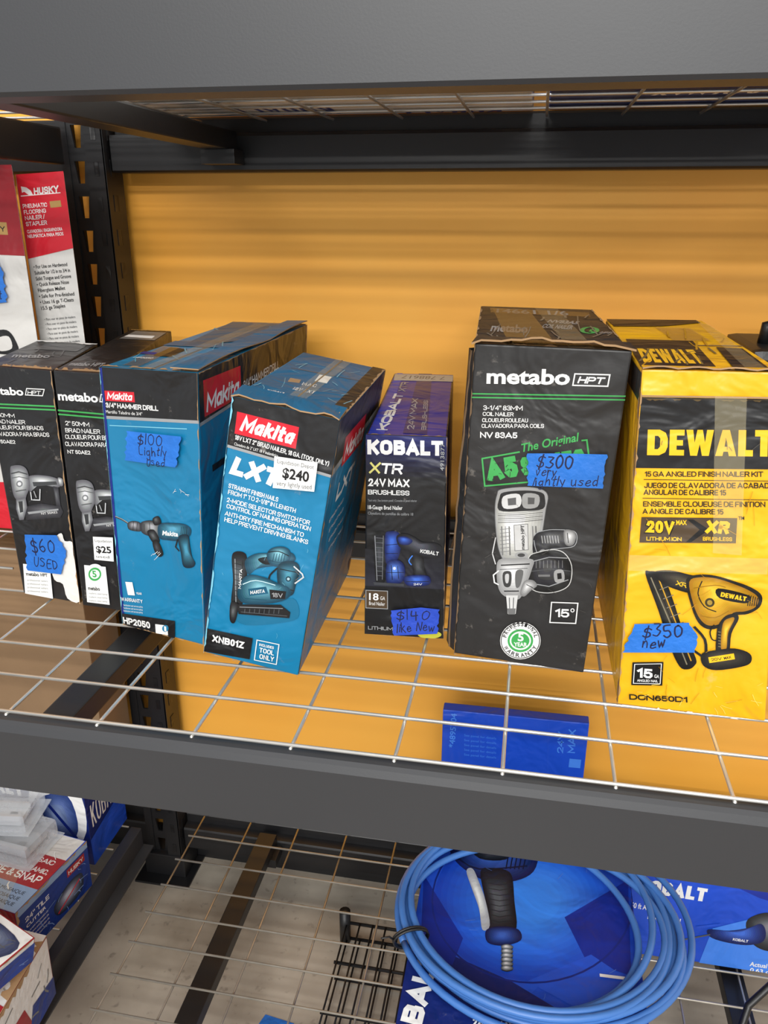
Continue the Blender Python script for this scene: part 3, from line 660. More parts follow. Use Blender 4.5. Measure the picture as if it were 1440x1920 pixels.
s.poly([(505,1104),(536,1107),(534,1121),(507,1122)],C(22,22,24)); s.block('18V',(510,1118),(530,1119),8,'ink_grey',.2)
s.poly([(446,1133),(526,1132),(544,1146),(542,1157),(448,1151)],C(20,20,22)); s.stroke([(450,1138),(530,1139)],1.6,C(120,124,128)); s.stroke([(452,1147),(538,1153)],1.2,C(76,80,84))
for i in range(8): s.stroke([(460+i*9,1141),(459+i*9,1149)],1,C(80,84,88))
s.grad([(434,1130),(447,1132),(446,1150),(440,1168),(432,1162)],(14,14,16),g1,n=4)
s.stroke([(550,1060),(566,1074),(568,1080),(552,1092)],2.6,C(196,200,202)); s.stroke([(553,1068),(563,1078),(553,1086)],1.4,C(90,94,96)); s.block('MAKITA',(453,1104),(456,1068),5,'ink_white',.2)
s.poly([(386,1178),(474,1196),(468,1236),(383,1222)],'ink_black'); s.block('XNB01Z',(399,1203),(457,1216),12.5,'ink_white',.22)
s.stroke([(482,1199),(523,1207),(518,1245),(477,1237)],1.6,'ink_white',True)
for t,y,h in (('INCLUDES',1212,5),('TOOL',1224,9),('ONLY',1236,9)): s.block(t,(486,y-2),(513,y+4),h,'ink_white',.2)
s.wear((383,1226),(558,1269),-1,-5,'kraft',n=30,prob=.4); s.wear((440,765),(383,1225),-1,-5,'ink_lteal',n=50,prob=.6); s.crease(8,410,580,1020,1220,'ink_lteal',.5,16)
R2s=Sheet(quadface(F2,d2,'right'),[(558,1268),(653,1077),(722,695),(632,797)],.0004)
R2s.poly([(632,797),(722,695),(712,760),(617,896)],'ink_black'); R2s.stroke([(617,898),(712,763)],4,'ink_grey')
R2s.poly([(643,828),(684,780),(677,832),(635,884)],'ink_red'); R2s.block('Makita',(639,874),(676,828),34,'ink_white',.2,.15,.06)
R2s.block('LXT',(624,950),(658,900),34,'ink_white',.25,.15)
R2s.wear((632,797),(558,1268),-1,-3,'kraft',n=50,prob=.6); R2s.wear((722,695),(653,1077),1,5,'kraft',n=40,prob=.7)
for i in range(4): R2s.block('STRAIGHT NAILS',(612,990+i*17),(640,946+i*17),7,'ink_white',.16)
T2s=Sheet(quadface(F2,d2,'top'),[(440,765),(632,797),(722,695),(569,662)],.0004)
T2s.poly([(500,762),(560,772),(590,736),(534,728)],'teal_dark_card'); T2s.block('XNB01Z',(500,752),(532,757),6,'ink_white',.2)
T2s.block('MAC',(566,735),(592,739),7,'ink_white',.2); T2s.block('18V LXT',(548,745),(588,752),7,'ink_white',.2); T2s.poly([(600,712),(622,716),(612,730),(590,726)],'ink_white'); T2s.poly([(545,722),(565,725),(562,732),(540,730)],'kraft')
T2s.poly([(632,797),(722,695),(700,690),(604,792)],C(26,30,34))
T2s.wear((440,765),(632,797),-2,-7,n=30); T2s.wear((632,797),(722,695),-1,-6,n=30)
T2s.stroke([(536,782),(645,678)],1.6,'kraft_dark'); T2s.stroke([(545,700),(690,724)],1.0,'kraft_dark'); T2s.crease(26,480,690,680,780,C(120,180,200),.9,24)
T2s.poly([(520,779),(552,784),(662,682),(634,676)],'gloss_tape')
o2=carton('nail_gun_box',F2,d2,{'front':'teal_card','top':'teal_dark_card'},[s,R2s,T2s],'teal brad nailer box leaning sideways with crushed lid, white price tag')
pin=[];pout=[]
for i in range(15):
    t=i/14; b=TL2*(1-t)+TR2*t
    wob=.0026*math.sin(t*9)+.0014*math.sin(t*23)
    pin.append(tuple(b+np.array((0,.028,0))+up2*.0050)); pout.append(tuple(b+np.array((0,-.005,0))+up2*(.001+abs(wob))))
flap(o2,pin,pout,'teal_dark_card')
tape(o2,F2,A2,[(516,862),(594,870),(588,922),(513,918)],[('Liquidation Depot',(521,874),(587,882),7),('$240',(530,899),(578,905),17,.03),('very lightly used',(520,913),(583,918),8)],'price_sticker','paper',printed=True,label='white printed shop price sticker')

# ---- black and blue cordless brad nailer carton
F3=q((-.178,.839,0),(-.082,.845,0),(-.085,.8448,.250),(-.175,.8392,.250)); d3=(-.03,.36,0)
A3=[(683,1188),(832,1197),(838,822),(686,812)]
s=Sheet(F3,A3)
for i in range(9):
    t=i/8; y0=812+i*9; s.poly([(686,y0),(838,y0+10),(838,y0+19),(686,y0+9)],C(int(28-8*t),int(34-14*t),int(96-72*t)))
for i in range(6):
    y0=1020+i*12; s.poly([(684,y0),(834,y0+8),(834,y0+20),(684,y0+12)],C(20+i*4,20+i*4,26+i*5))
s.poly([(683,1092),(833,1100),(832,1197),(683,1188)],'ink_black')
s.block('KOBALT',(689,847),(830,854),26,'ink_white',.27)
s.block('X',(692,881),(715,882),20,'ink_lime',.18,.12); s.block('TR',(713,882),(757,885),19,'ink_white',.2,.15)
s.block('24V MAX',(691,904),(768,908),14,'ink_white',.2); s.block('BRUSHLESS',(690,919),(768,923),8.5,'ink_white',.2)
s.text('Tool only | See bottom panel | Consulte el panel inferior',(690,932),(782,935),4,'ink_grey')
s.text('18-Gauge Brad Nailer',(690,946),(755,949),7,'ink_white',.01); s.text('Clavadora de puntillas de calibre 18',(690,956),(775,960),5,'ink_grey')
kb0,kb1=(12,24,80),(66,112,214)
s.grad([(698,994),(706,988),(722,990),(727,1010),(726,1050),(722,1084),(706,1088),(702,1050)],(10,10,12),(74,76,80),(711,1030)); s.stroke([(703,996),(707,1082)],1.2,C(150,152,156)); s.stroke([(719,996),(717,1080)],1,C(120,122,126))
for i in range(9): s.stroke([(705,1000+i*9),(718,1001+i*9)],.8,C(110,112,118))
s.grad([(722,996),(732,988),(748,991),(753,1010),(748,1036),(740,1048),(724,1048)],kb0,kb1,(735,1006)); s.stroke([(724,1014),(750,1012)],1.2,C(8,12,40)); s.stroke([(724,1030),(747,1030)],1.2,C(8,12,40))
s.grad([(744,997),(760,993),(776,999),(792,1009),(814,1011),(828,1019),(826,1037),(806,1041),(784,1035),(764,1025),(748,1016)],(14,14,18),(84,88,98),(784,1014))
s.grad([(746,1000),(760,998),(774,1006),(766,1014),(750,1012)],kb0,kb1); s.block('KOBALT',(788,1029),(822,1035),7,'ink_white',.25)
s.grad([(774,1031),(792,1036),(796,1056),(800,1078),(780,1080),(774,1056)],(10,10,12),(74,76,80)); s.stroke(smo([(774,1034),(767,1044),(772,1052)]),2,'ink_lblue')
s.grad([(758,1076),(780,1071),(804,1074),(807,1088),(790,1093),(764,1091)],kb0,kb1); s.stroke([(762,1084),(805,1084)],1.2,'ink_black'); s.block('24V',(776,1091),(792,1091),4,'ink_white',.2)
s.grad([(726,1048),(744,1042),(757,1050),(760,1070),(752,1086),(726,1086)],kb0,(96,144,230),(740,1060)); s.stroke([(734,1052),(736,1080)],1.4,'ink_black'); s.stroke([(746,1054),(748,1078)],1.2,'ink_black'); s.stroke([(726,1066),(758,1066)],1.2,C(8,12,40)); s.ell((740,1058),3,3,C(200,210,230))
s.poly([(700,1084),(758,1088),(758,1093),(702,1090)],C(60,62,66))
s.poly([(686,1100),(727,1102),(727,1137),(686,1135)],'ink_brown'); s.stroke([(686,1100),(727,1102),(727,1137),(686,1135)],1.4,'ink_grey',True)
s.text('18',(692,1119),(710,1120),13,'ink_white',.02); s.text('GA',(713,1119),(722,1120),7,'ink_white'); s.text('Brad Nailer',(692,1129),(722,1131),7,'ink_white')
s.block('LITHIUM-ION',(690,1178),(762,1182),7,'ink_grey',.2); s.ell((806,1188),22,8,C(190,190,60)); s.text('4913877',(832,880),(833,832),7,'ink_grey',.01)
s.wear((838,822),(832,1197),1,2.5,n=40,prob=.3); s.wear((683,1189),(832,1198),-1,-3,n=30,prob=.4)
T3=Sheet(quadface(F3,d3,'top'),[(686,812),(838,822),(850,704),(739,698)])
T3.poly([(755,812),(785,700),(810,701),(800,816)],C(16,26,100)); T3.poly([(690,812),(745,698),(755,699),(720,814)],C(26,60,176))
T3.block('KOBALT',(726,806),(757,738),21,'ink_white',.27); T3.block('XTR',(760,734),(767,716),15,'ink_grey',.2,.15)
T3.block('24V MAX',(776,806),(784,748),14,'ink_grey',.2); T3.block('BRUSHLESS',(798,808),(802,752),9,'ink_grey',.2)
T3.poly([(738,712),(850,718),(850,706),(740,700)],C(170,168,160)); T3.text('7 788617',(835,708),(755,703),6,'ink_dgrey')
T3.wear((686,812),(838,822),-1,-3,n=24,prob=.6)
R3=Sheet(quadface(F3,d3,'right'),[(832,1197),(844,990),(850,704),(838,822)])
o3=carton('nail_gun_box',F3,d3,{'front':'black_card','top':'blue_violet_card','right':'navy_card'},[s,T3,R3],'slim black brad nailer box with deep blue top and blue tape')
tape(o3,F3,A3,[(734,1138),(790,1132),(825,1136),(820,1184),(740,1188)],[('$140',(742,1158),(808,1155),17),('like New',(744,1181),(816,1178),16)],mat='tape_royal')

# ---- charcoal coil nailer carton
F4=q((-.066,.813,0),(.080,.797,0),(.094,.7955,.357),(-.057,.812,.357)); d4=(-.018,.35,0)
A4=[(852,1225),(1095,1262),(1185,660),(890,640)]
s=Sheet(F4,A4)
s.text('metabo',(912,717),(1068,722),27,'ink_white',.045)
s.stroke([(1078,702),(1143,705),(1139,727),(1074,724)],2.5,'ink_white',True); s.block('HPT',(1082,720),(1134,723),13,'ink_white',.22,.3)
s.stroke([(884,737),(1176,747)],2.6,'ink_green'); s.stroke([(883,744),(1175,754)],2.6,'ink_green')
for t,a,b,y,h in [('3-1/4" 83MM',906,980,769,9),('COIL NAILER',905,963,780,7.5),('CLOUEUR ROULEAU',904,990,792,7.5),('CLAVADORA PARA COILS',903,1020,803,7.5)]: s.block(t,(a,y),(b,y+2),h,'ink_white',.15)
s.block('NV 83A5',(900,822),(970,824),11,'ink_white',.2)
s.stroke([(903,862),(975,850)],3,'ink_green'); s.stroke([(1090,830),(1100,829),(1104,862)],3,'ink_green'); s.stroke([(904,862),(909,914),(985,908),(1105,896)],3,'ink_green')
s.text('The Original',(980,850),(1088,830),15,'ink_green',.02,.3)
s.block('A5',(915,905),(974,896),39,'ink_green',.28); s.block('SERIES',(980,895),(1098,880),34,'ink_green',.26)
s.crease(26,905,1100,855,905,'charcoal_card',1.4,12)
W_,G_,D_,K_='ink_white','ink_grey','ink_dgrey','ink_black'
s.grad([(928,955),(932,930),(940,920),(985,916),(1016,921),(1028,934),(1024,960),(1016,1010),(1006,1044),(990,1054),(950,1056),(936,1036),(930,1000)],(150,150,148),(240,240,238),(958,1000),9)
s.stroke(sm([(928,955),(932,930),(940,920),(985,916),(1016,921),(1028,934),(1024,960),(1016,1010),(1006,1044),(990,1054),(950,1056),(936,1036),(930,1000)]),1.4,C(70,70,70),True)
s.poly(sm([(937,936),(945,926),(985,923),(1015,927),(1022,938),(1018,958),(978,962),(936,960)]),C(34,34,35)); s.poly(sm([(944,934),(974,930),(975,953),(945,956)]),C(205,205,204)); s.poly(sm([(982,930),(1010,932),(1008,954),(982,955)]),C(150,150,149))
s.poly([(952,938),(968,936),(968,950),(953,951)],C(90,90,90)); s.poly([(990,936),(1003,937),(1002,949),(990,949)],C(80,80,80))
for i in range(6): s.stroke([(934,966+i*3.4),(976,965+i*3.4),(1018,961+i*3.4)],1.1,C(70,70,70) if i%2 else C(130,130,130))
s.poly([(964,988),(990,986),(991,1034),(966,1036)],C(195,195,194)); s.stroke([(964,988),(990,986),(991,1034),(966,1036)],1,C(90,90,90),True); s.text('metabo HPT',(984,1034),(983,988),6,K_,.03)
for x,c in ((941,110),(948,165),(955,90),(999,120),(1005,80)): s.stroke([(x,990),(x+1,1015),(x+2,1044)],2,C(c,c,c))
for i in range(7): s.stroke([(938,996+i*7),(958,994+i*7)],1,C(120,120,120))
s.ell((978,1044),12,6,C(150,150,150)); s.ell((978,1044),7,3.5,C(60,60,60))
s.grad([(1002,1008),(1024,998),(1050,997),(1076,1000),(1082,1012),(1076,1028),(1050,1032),(1030,1034),(1010,1044),(1000,1040)],(26,26,28),(92,92,94),(1040,1010),5); s.stroke(sm([(1002,1008),(1024,998),(1050,997),(1076,1000),(1082,1012),(1076,1028),(1050,1032),(1030,1034),(1010,1044)]),1.3,G_)
for i in range(7): s.stroke([(1016+i*5,1008),(1018+i*5,1022)],1.6,C(150,150,150))
s.grad([(1058,998),(1076,1000),(1080,1012),(1074,1026),(1060,1024)],(110,110,110),(225,225,225),n=4); s.stroke([(1064,1003),(1066,1022)],1.4,K_)
s.grad([(1012,1036),(1022,1034),(1020,1050),(1008,1054)],(120,120,120),(210,210,210),n=3)
mag=[(992,1048),(1012,1038),(1040,1034),(1060,1042),(1072,1064),(1070,1094),(1056,1108),(1028,1114),(1000,1108),(990,1086)]
s.grad(mag,(18,18,20),(74,74,76),(1026,1066),9); s.stroke(sm(mag),1.6,C(190,190,188),True)
s.stroke([(998,1056),(1030,1048),(1064,1050)],1.6,G_); s.stroke([(996,1096),(1030,1102),(1066,1090)],1.6,G_); s.stroke([(994,1074),(1034,1070),(1070,1074)],1.2,D_)
for i in range(8): s.stroke([(1006+i*7,1054),(1006+i*7,1068)],1,C(120,120,120))
s.poly(sm([(1040,1074),(1056,1072),(1058,1092),(1042,1094)]),C(150,150,150)); s.poly([(1045,1078),(1053,1077),(1054,1088),(1046,1089)],K_); s.stroke([(1010,1082),(1032,1082)],4,C(110,110,110))
s.grad([(936,1052),(966,1050),(1000,1052),(998,1070),(988,1098),(980,1118),(970,1126),(948,1120),(936,1106),(932,1078)],(140,140,140),(240,240,240),(958,1074),9)
s.poly([(950,1118),(972,1118),(968,1152),(953,1152)],C(205,205,204)); s.stroke([(956,1122),(957,1150)],1.5,D_); s.stroke([(964,1122),(963,1150)],1.5,D_); s.poly([(952,1142),(968,1142),(967,1153),(954,1153)],C(110,110,110))
s.stroke([(940,1062),(994,1060)],2.2,K_); s.stroke([(938,1070),(990,1068)],1.2,D_); s.poly(sm([(944,1076),(959,1075),(958,1100),(946,1100)]),C(60,60,60)); s.poly(sm([(948,1080),(955,1079),(954,1094),(949,1094)]),C(190,190,190)); s.poly(sm([(968,1074),(982,1073),(976,1100),(968,1102)]),C(96,96,96)); s.stroke([(946,1110),(974,1110)],2,K_)
s.grad([(984,1092),(1000,1090),(1008,1100),(998,1108),(984,1120),(976,1114)],(120,120,120),(225,225,225),n=4); s.stroke([(988,1098),(1000,1104)],1.4,K_)
s.stroke([(936,1072),(926,1080),(928,1094),(936,1098)],2.4,W_); s.stroke([(930,1010),(924,1040),(930,1060)],2.0,C(200,200,200))
s.stroke([(1035,1131),(1084,1133),(1080,1170),(1032,1168)],2,W_,True); s.block('15',(1042,1158),(1068,1159),15,W_,.2); s.ring((1074,1146),3,3,1.6,W_,14)
c=(977,1201); s.ell(c,38,34,'ink_white'); s.ring(c,36,32,1.5,K_); s.ell(c,24,21,'ink_green'); s.ell(c,20,17,'ink_white'); s.ell(c,17,14,'ink_green')
s.text('5',(972,1201),(983,1202),14,W_,.04); s.text('YEAR',(965,1211),(990,1212),7,W_,.03)
s.arc('PROFESSIONAL',c,27,190,350,7,K_)
for i,ch in enumerate('WARRANTY'):
    a=math.radians(160-140*(i+.5)/8); P=lambda x:(c[0]+34*math.cos(x),c[1]+30*math.sin(x)); s.text(ch,P(a+.11),P(a-.11),7,K_,.02)
s.wear((890,640),(852,1225),-1,-5,'kraft_dark',n=60,prob=.6); s.wear((852,1226),(1095,1263),-1,-4,n=40,prob=.4); s.crease(14,880,1150,680,1240,C(80,78,75),.8,24)
T4=Sheet(quadface(F4,d4,'top'),[(890,640),(1185,660),(1100,576),(912,570)])
T4.poly([(926,574),(1095,582),(1098,590),(926,582)],'pack_tape')
T4.text('metabo',(920,616),(985,620),16,G_,.04); T4.text('COIL NAILER',(1010,610),(1065,614),9,G_,.03); T4.text('NV83A5',(1020,600),(1075,604),8,G_,.03)
T4.text('14661 1/6',(935,582),(1060,587),7,G_,.02); T4.ring((1098,616),14,6,2,'ink_green'); T4.text('5',(1092,622),(1104,623),10,'ink_green',.03); T4.text('HPT',(1116,622),(1136,624),7,G_,.03)
T4.poly([(930,574),(990,577),(1040,650),(950,644)],'pack_tape'); T4.crease(22,910,1150,576,650,C(120,112,100),1.0,30); T4.poly([(1000,574),(1040,576),(1110,655),(1060,652)],'gloss_tape')
T4.wear((890,640),(912,570),1,5,n=20,prob=.8); T4.wear((1185,660),(1100,576),-1,-5,n=20,prob=.8); T4.wear((890,640),(1185,660),-1,-8,'kraft',n=30,prob=.7)
o4=carton('nail_gun_box',F4,d4,{'front':'charcoal_card'},[s,T4],'tall charcoal coil nailer box with green lettering and crushed lid')
TLv=np.array(F4[3]);TRv=np.array(F4[2]); pin=[];pout=[]
for i in range(17):
    t=i/16; b=TLv*(1-t)+TRv*t; wob=.0018*math.sin(t*11)+.0014*math.sin(t*27)
    pin.append((b[0],b[1]+.03,b[2]+.002)); pout.append((b[0]+(t-.5)*.006,b[1]-.006,b[2]+.006*math.sin(t*math.pi)+abs(wob)))
flap(o4,pin,pout,'charcoal_card',.002)
mb=MB(); V=[];n=24
for i in range(n+1):
    t=i/n; zz=.004+.345*t
    x=-.066+.009*t
    V+=[(x-.0005,.8125,zz),(x-.011+.004*t+random.uniform(-.0008,.0008)+.003*(1-math.sin(math.pi*t)),.822,zz),(x-.0115+.004*t,.835,zz),(x-.001,.84,zz)]
mb.add(V,[[4*i+j,4*i+j+1,4*i+5+j,4*i+4+j] for i in range(n) for j in (0,1,2)],'charcoal_card')
mb.add([ (V[4*i+1][0]-.0003,V[4*i+1][1]-.0012,V[4*i+1][2]) for i in range(n+1)]+[(V[4*i+1][0]+.0018,V[4*i+1][1]-.0026,V[4*i+1][2]) for i in range(n+1)],[[i,i+1,n+2+i,n+1+i] for i in range(n)],'kraft_dark')
mb.obj('bulging_side_panel',parent=o4)
tape(o4,F4,A4,[(990,851),(1060,852),(1138,855),(1130,919),(990,912)],[('$300',(1004,876),(1076,880),22),('very',(1004,893),(1044,895),16),('lightly used',(998,912),(1122,915),16)])

# ---- yellow finish nailer carton
F5=q((.112,.742,0),(.256,.738,0),(.217,.7407,.351),(.098,.744,.349)); d5=(-.005,.36,0)
A5=[(1155,1320),(1432,1352),(1474,700),(1203,692)]
s=Sheet(F5,A5,.0007)
s.poly([(1202,736),(1471,742),(1464,858),(1192,854)],'ink_black')
s.stroke([(1202,734),(1471,740)],3,'kraft'); s.wear((1202,738),(1471,744),1,5,C(90,72,40),n=40,prob=.5)
s.slab('DEWALT',(1213,832),(1450,836),43,'ink_yellow')
for t,a,b,y,h in [('15 GA ANGLED FINISH NAILER KIT',1209,1432,869,9),('JUEGO DE CLAVADORA DE ACABADO',1208,1454,889,9.4),('ANGULAR DE CALIBRE 15',1207,1362,901,9.4),('ENSEMBLE CLOUEUSE DE FINITION',1206,1436,922,9.4),('A ANGLE DE CALIBRE 15',1205,1357,935,9.4)]: s.block(t,(a,y),(b,y+1.5),h,'ink_black',.17)
s.stroke([(1207,874),(1455,878)],1.2,'ink_black'); s.stroke([(1205,907),(1450,911)],1.2,'ink_black')
s.poly([(1203,941),(1383,943),(1380,989),(1199,988)],'ink_brown'); s.block('20V',(1210,971),(1266,973),25,'ink_black',.32); s.block('20V',(1212,969),(1264,971),22,'ink_yellow',.24)
s.text('MAX',(1268,955),(1288,955),8,'ink_yellow',.03); s.poly([(1288,945),(1312,964),(1286,987),(1296,987),(1330,964),(1300,945)],'ink_black'); s.block('XR',(1322,970),(1370,972),23,'ink_yellow',.28,.15)
s.block('LITHIUM ION',(1212,984),(1278,985),7,'ink_yellow',.2); s.block('BRUSHLESS',(1318,984),(1373,985),7,'ink_yellow',.2); s.text('TM',(1385,946),(1396,946),6,'ink_black',.02)
K='ink_black'; Y='ink_yellow'; bk,bm_=(16,16,16),(78,72,58); y0_,y1_=(160,112,8),(244,200,60)
s.grad([(1210,1048),(1219,1042),(1232,1044),(1246,1056),(1262,1100),(1280,1160),(1303,1216),(1300,1232),(1288,1240),(1272,1234),(1254,1190),(1234,1120)],bk,(64,60,50),(1254,1130),5)
s.stroke([(1220,1054),(1258,1150),(1286,1230)],2.2,C(130,122,100)); s.stroke([(1233,1052),(1265,1140),(1294,1222)],2.2,C(200,150,40)); s.stroke([(1227,1052),(1262,1150),(1290,1226)],1.4,K)
for i in range(8): s.stroke([(1236+i*6.6,1078+i*18),(1256+i*6.2,1070+i*18)],1.6,C(120,112,96))
s.grad([(1226,1044),(1256,1040),(1292,1048),(1328,1056),(1322,1072),(1300,1084),(1270,1078),(1240,1064)],bk,bm_,(1276,1058),5); s.block('XR',(1266,1068),(1286,1074),9,Y,.2)
s.poly(sm([(1286,1058),(1310,1048),(1342,1050),(1376,1060),(1408,1072),(1428,1088),(1424,1110),(1402,1124),(1378,1128),(1360,1146),(1330,1156),(1308,1142),(1294,1104)]),C(24,22,18))
s.grad([(1292,1062),(1312,1053),(1342,1055),(1374,1065),(1404,1078),(1421,1092),(1416,1110),(1396,1119),(1374,1122),(1354,1142),(1328,1148),(1311,1134),(1299,1104)],y0_,y1_,(1344,1080),13)
s.poly(sm([(1346,1074),(1400,1086),(1407,1096),(1394,1103),(1348,1093)]),K); s.slab('DEWALT',(1350,1090),(1398,1099),9,Y)
s.stroke(smo([(1316,1060),(1308,1084),(1320,1110),(1342,1120)]),2,K); s.ell((1330,1102),9,9,C(60,52,30)); s.ell((1330,1102),5,5,C(170,140,60))
s.stroke(smo([(1300,1074),(1340,1068),(1360,1072)]),1.6,C(150,106,6)); s.stroke(smo([(1312,1128),(1340,1132),(1366,1118)]),1.6,C(150,106,6))
for i in range(5): s.stroke([(1404+i*4,1086+i*1.5),(1401+i*4,1108)],1.5,K)
s.grad([(1346,1146),(1360,1128),(1378,1124),(1384,1134),(1370,1164),(1364,1206),(1342,1206),(1342,1170)],bk,bm_,(1358,1160),4); s.grad([(1354,1144),(1368,1132),(1376,1134),(1364,1162),(1360,1196),(1350,1194)],y0_,y1_,n=5)
for i in range(6): s.stroke([(1345,1160+i*6),(1350,1161+i*6)],1.6,C(120,110,80))
s.grad([(1314,1206),(1340,1198),(1376,1194),(1404,1204),(1406,1222),(1388,1232),(1340,1240),(1316,1230)],bk,bm_,(1350,1212),5); s.poly([(1326,1213),(1374,1204),(1376,1216),(1328,1225)],Y); s.block('20V',(1332,1221),(1352,1218),6,K,.2); s.text('MAX',(1356,1217),(1370,1214),5,K,.03)
s.stroke(smo([(1338,1146),(1330,1160),(1334,1176),(1344,1178)]),2.4,K); s.stroke(smo([(1300,1150),(1320,1176),(1322,1206)]),5,C(24,24,24)); s.stroke(smo([(1300,1200),(1318,1214)]),5,C(24,24,24))
s.poly([(1184,1226),(1242,1224),(1239,1275),(1181,1275)],'ink_black'); s.stroke([(1188,1230),(1238,1228),(1235,1271),(1185,1271)],1.4,'ink_white',True); s.block('15',(1192,1258),(1221,1260),20,'ink_white',.22); s.text('GA',(1224,1258),(1233,1259),7,'ink_white',.02); s.text('ANGLED NAIL',(1192,1267),(1231,1268),5,'ink_white',.02)
s.block('DCN650D1',(1177,1307),(1286,1311),12,K,.2)
s.poly([(1163,1318),(1196,1322),(1188,1332),(1162,1326)],'torn_paper'); s.wear((1155,1321),(1432,1353),-2,-9,'torn_paper',n=44,prob=.5); s.wear((1203,692),(1155,1320),-1,-6,'kraft',n=60,prob=.6)
s.crease(30,1190,1430,880,1330,C(196,142,14),1.0,38); s.crease(14,1190,1430,1250,1330,C(250,218,104),1.0,28); s.crease(8,1210,1430,745,850,C(70,66,58),1,24)
s.poly([(1340,735),(1400,737),(1390,1010),(1336,1006)],'gloss_tape'); s.poly([(1180,1010),(1440,1016),(1438,1046),(1178,1040)],'gloss_tape')
T5=Sheet(quadface(F5,d5,'top'),[(1203,692),(1474,700),(1313,601),(1136,599)],.0008)
T5.poly([(1136,599),(1300,600),(1310,606),(1240,612),(1150,612)],K); T5.poly([(1225,614),(1290,616),(1330,640),(1262,640)],'pack_tape'); T5.stroke([(1170,646),(1390,650)],2,'kraft_dark')
T5.poly([(1198,688),(1345,694),(1296,640),(1172,636)],K); T5.slab('DEWALT',(1206,680),(1322,684),32,Y)
T5.poly([(1380,698),(1450,699),(1390,655),(1340,652)],K); T5.crease(10,1200,1330,640,690,C(110,96,60),1.2,20)
T5.wear((1203,692),(1474,700),-1,-5,'kraft',n=30,prob=.7); T5.crease(12,1170,1400,605,690,C(190,140,20),1,26); T5.poly([(1300,602),(1330,612),(1440,697),(1400,696)],'gloss_tape')
L5=Sheet(quadface(F5,d5,'left'),[(1111,1057),(1155,1320),(1203,692),(1136,599)])
L5.poly([(1203,700),(1136,602),(1134,640),(1199,760)],K); L5.wear((1203,692),(1155,1320),1,4,'kraft',n=60,prob=.5)
o5=carton('nail_gun_box',F5,d5,{'front':'yellow_card'},[s,T5,L5],'yellow angled finish nailer box, worn edges and blue tape')
pin=[];pout=[];a0=np.array(F5[3]);b0=np.array(F5[2])
for i in range(21):
    t=i/20; b=a0*(1-t)+b0*t
    pin.append((b[0],b[1]+.008,b[2]+.001)); pout.append((b[0],b[1]-.004,b[2]+.001+.0022*abs(math.sin(t*12))))
flap(o5,pin,pout,'yellow_card',.0014)
tape(o5,F5,A5,[(1188,1143),(1290,1139),(1306,1168),(1300,1200),(1165,1202)],[('$350',(1200,1169),(1280,1165),23),('new',(1200,1192),(1246,1190),20)],off=.0054)

# ---- red and white flooring nailer cartons in the neighbouring bay
F6=q((-.729,1.10,0),(-.655,1.10,0),(-.655,1.10,.533),(-.729,1.10,.529)); d6=(-.066,.105,0); A6=[(126,986),(203,992),(117,322),(30,328)]
s=Sheet(F6,A6)
s.poly([(30,328),(117,322),(136,465),(46,485)],'ink_red')
s.block('HUSKY',(64,366),(110,361),13,'ink_white',.22,.1); s.poly([(40,350),(50,352),(58,358),(62,366),(54,366),(46,360),(42,362)],'ink_white'); s.stroke([(40,368),(112,362)],1.5,'ink_white')
for t,a,b,y in [('PNEUMATIC',44,88,391),('FLOORING',46,86,402),('NAILER /',48,84,413),('STAPLER',50,88,424)]: s.block(t,(a,y),(b,y-3),8,'ink_white',.2)
s.poly([(92,378),(112,376),(114,388),(94,390)],'ink_gold')
for t,a,b,y in [('CLAVADORA / ENGRAPADORA',52,116,437),('NEUMÁTICA PARA PISOS',53,118,446)]: s.text(t,(a,y),(b,y-5),6,'ink_white',.02)
for i,t in enumerate(['• For Use on Hardwood','Suitable for 1/2 in to 3/4 in','Solid Tongue and Groove','• Quick Release Nose','Fiberglass Mallet','• Safe for Pre-finished','• Uses 16 ga T-Cleats','15.5 ga Staples']):
    s.text(t,(64+i*2,503+i*11),(64+i*2+min(64,len(t)*2.9),498+i*11),6.5,'ink_black',.01)
for i in range(9): s.text('• Para usar en pisos de madera',(84+i*1.6,600+i*9),(140+i*1.6,595+i*9),4.5,'ink_dgrey')
s.stroke([(30,328),(126,986)],2,'kraft'); s.poly([(118,880),(186,876),(203,992),(126,986)],'ink_red')
o6=carton('nail_gun_box',F6,d6,{'front':'white_card','top':'red_card'},[s],'tall red and white flooring nailer box beside the rack upright',group='red and white flooring nailer boxes')
F7=q((-1.0,1.07,0),(-.713,1.07,0),(-.713,1.07,.540),(-1.0,1.07,.540)); d7=(-.066,.10,0); A7=[(-164,974),(128,997),(27,316),(-310,319)]
s=Sheet(F7,A7)
s.poly([(-310,319),(27,316),(52,485),(-280,470)],'red_card'); s.poly([(-168,900),(116,905),(128,997),(-164,974)],'ink_red')
s.text('5',(-4,352),(4,353),9,'ink_white',.02); s.poly([(-30,420),(18,423),(21,446),(-28,444)],'ink_gold'); s.block('WARRANTY',(-60,440),(16,440),10,'ink_black',.2)
s.poly(sm([(-6,628),(18,622),(34,640),(38,665),(-10,662)]),'ink_black'); s.poly(sm([(2,638),(22,634),(28,656),(4,660)]),'white_card')
s.grad([(-4,680),(40,676),(48,700),(-10,706)],(60,62,64),(150,152,154))
o7=carton('nail_gun_box',F7,d7,{'front':'white_card','top':'red_card'},[s],'wide red and white flooring nailer box with blue tape',group='red and white flooring nailer boxes')
tape(o7,F7,A7,[(-60,490),(0,487),(16,520),(22,570),(-50,578)],[('$250 light',(-52,540),(6,538),14),('short',(-24,566),(14,564),14)])

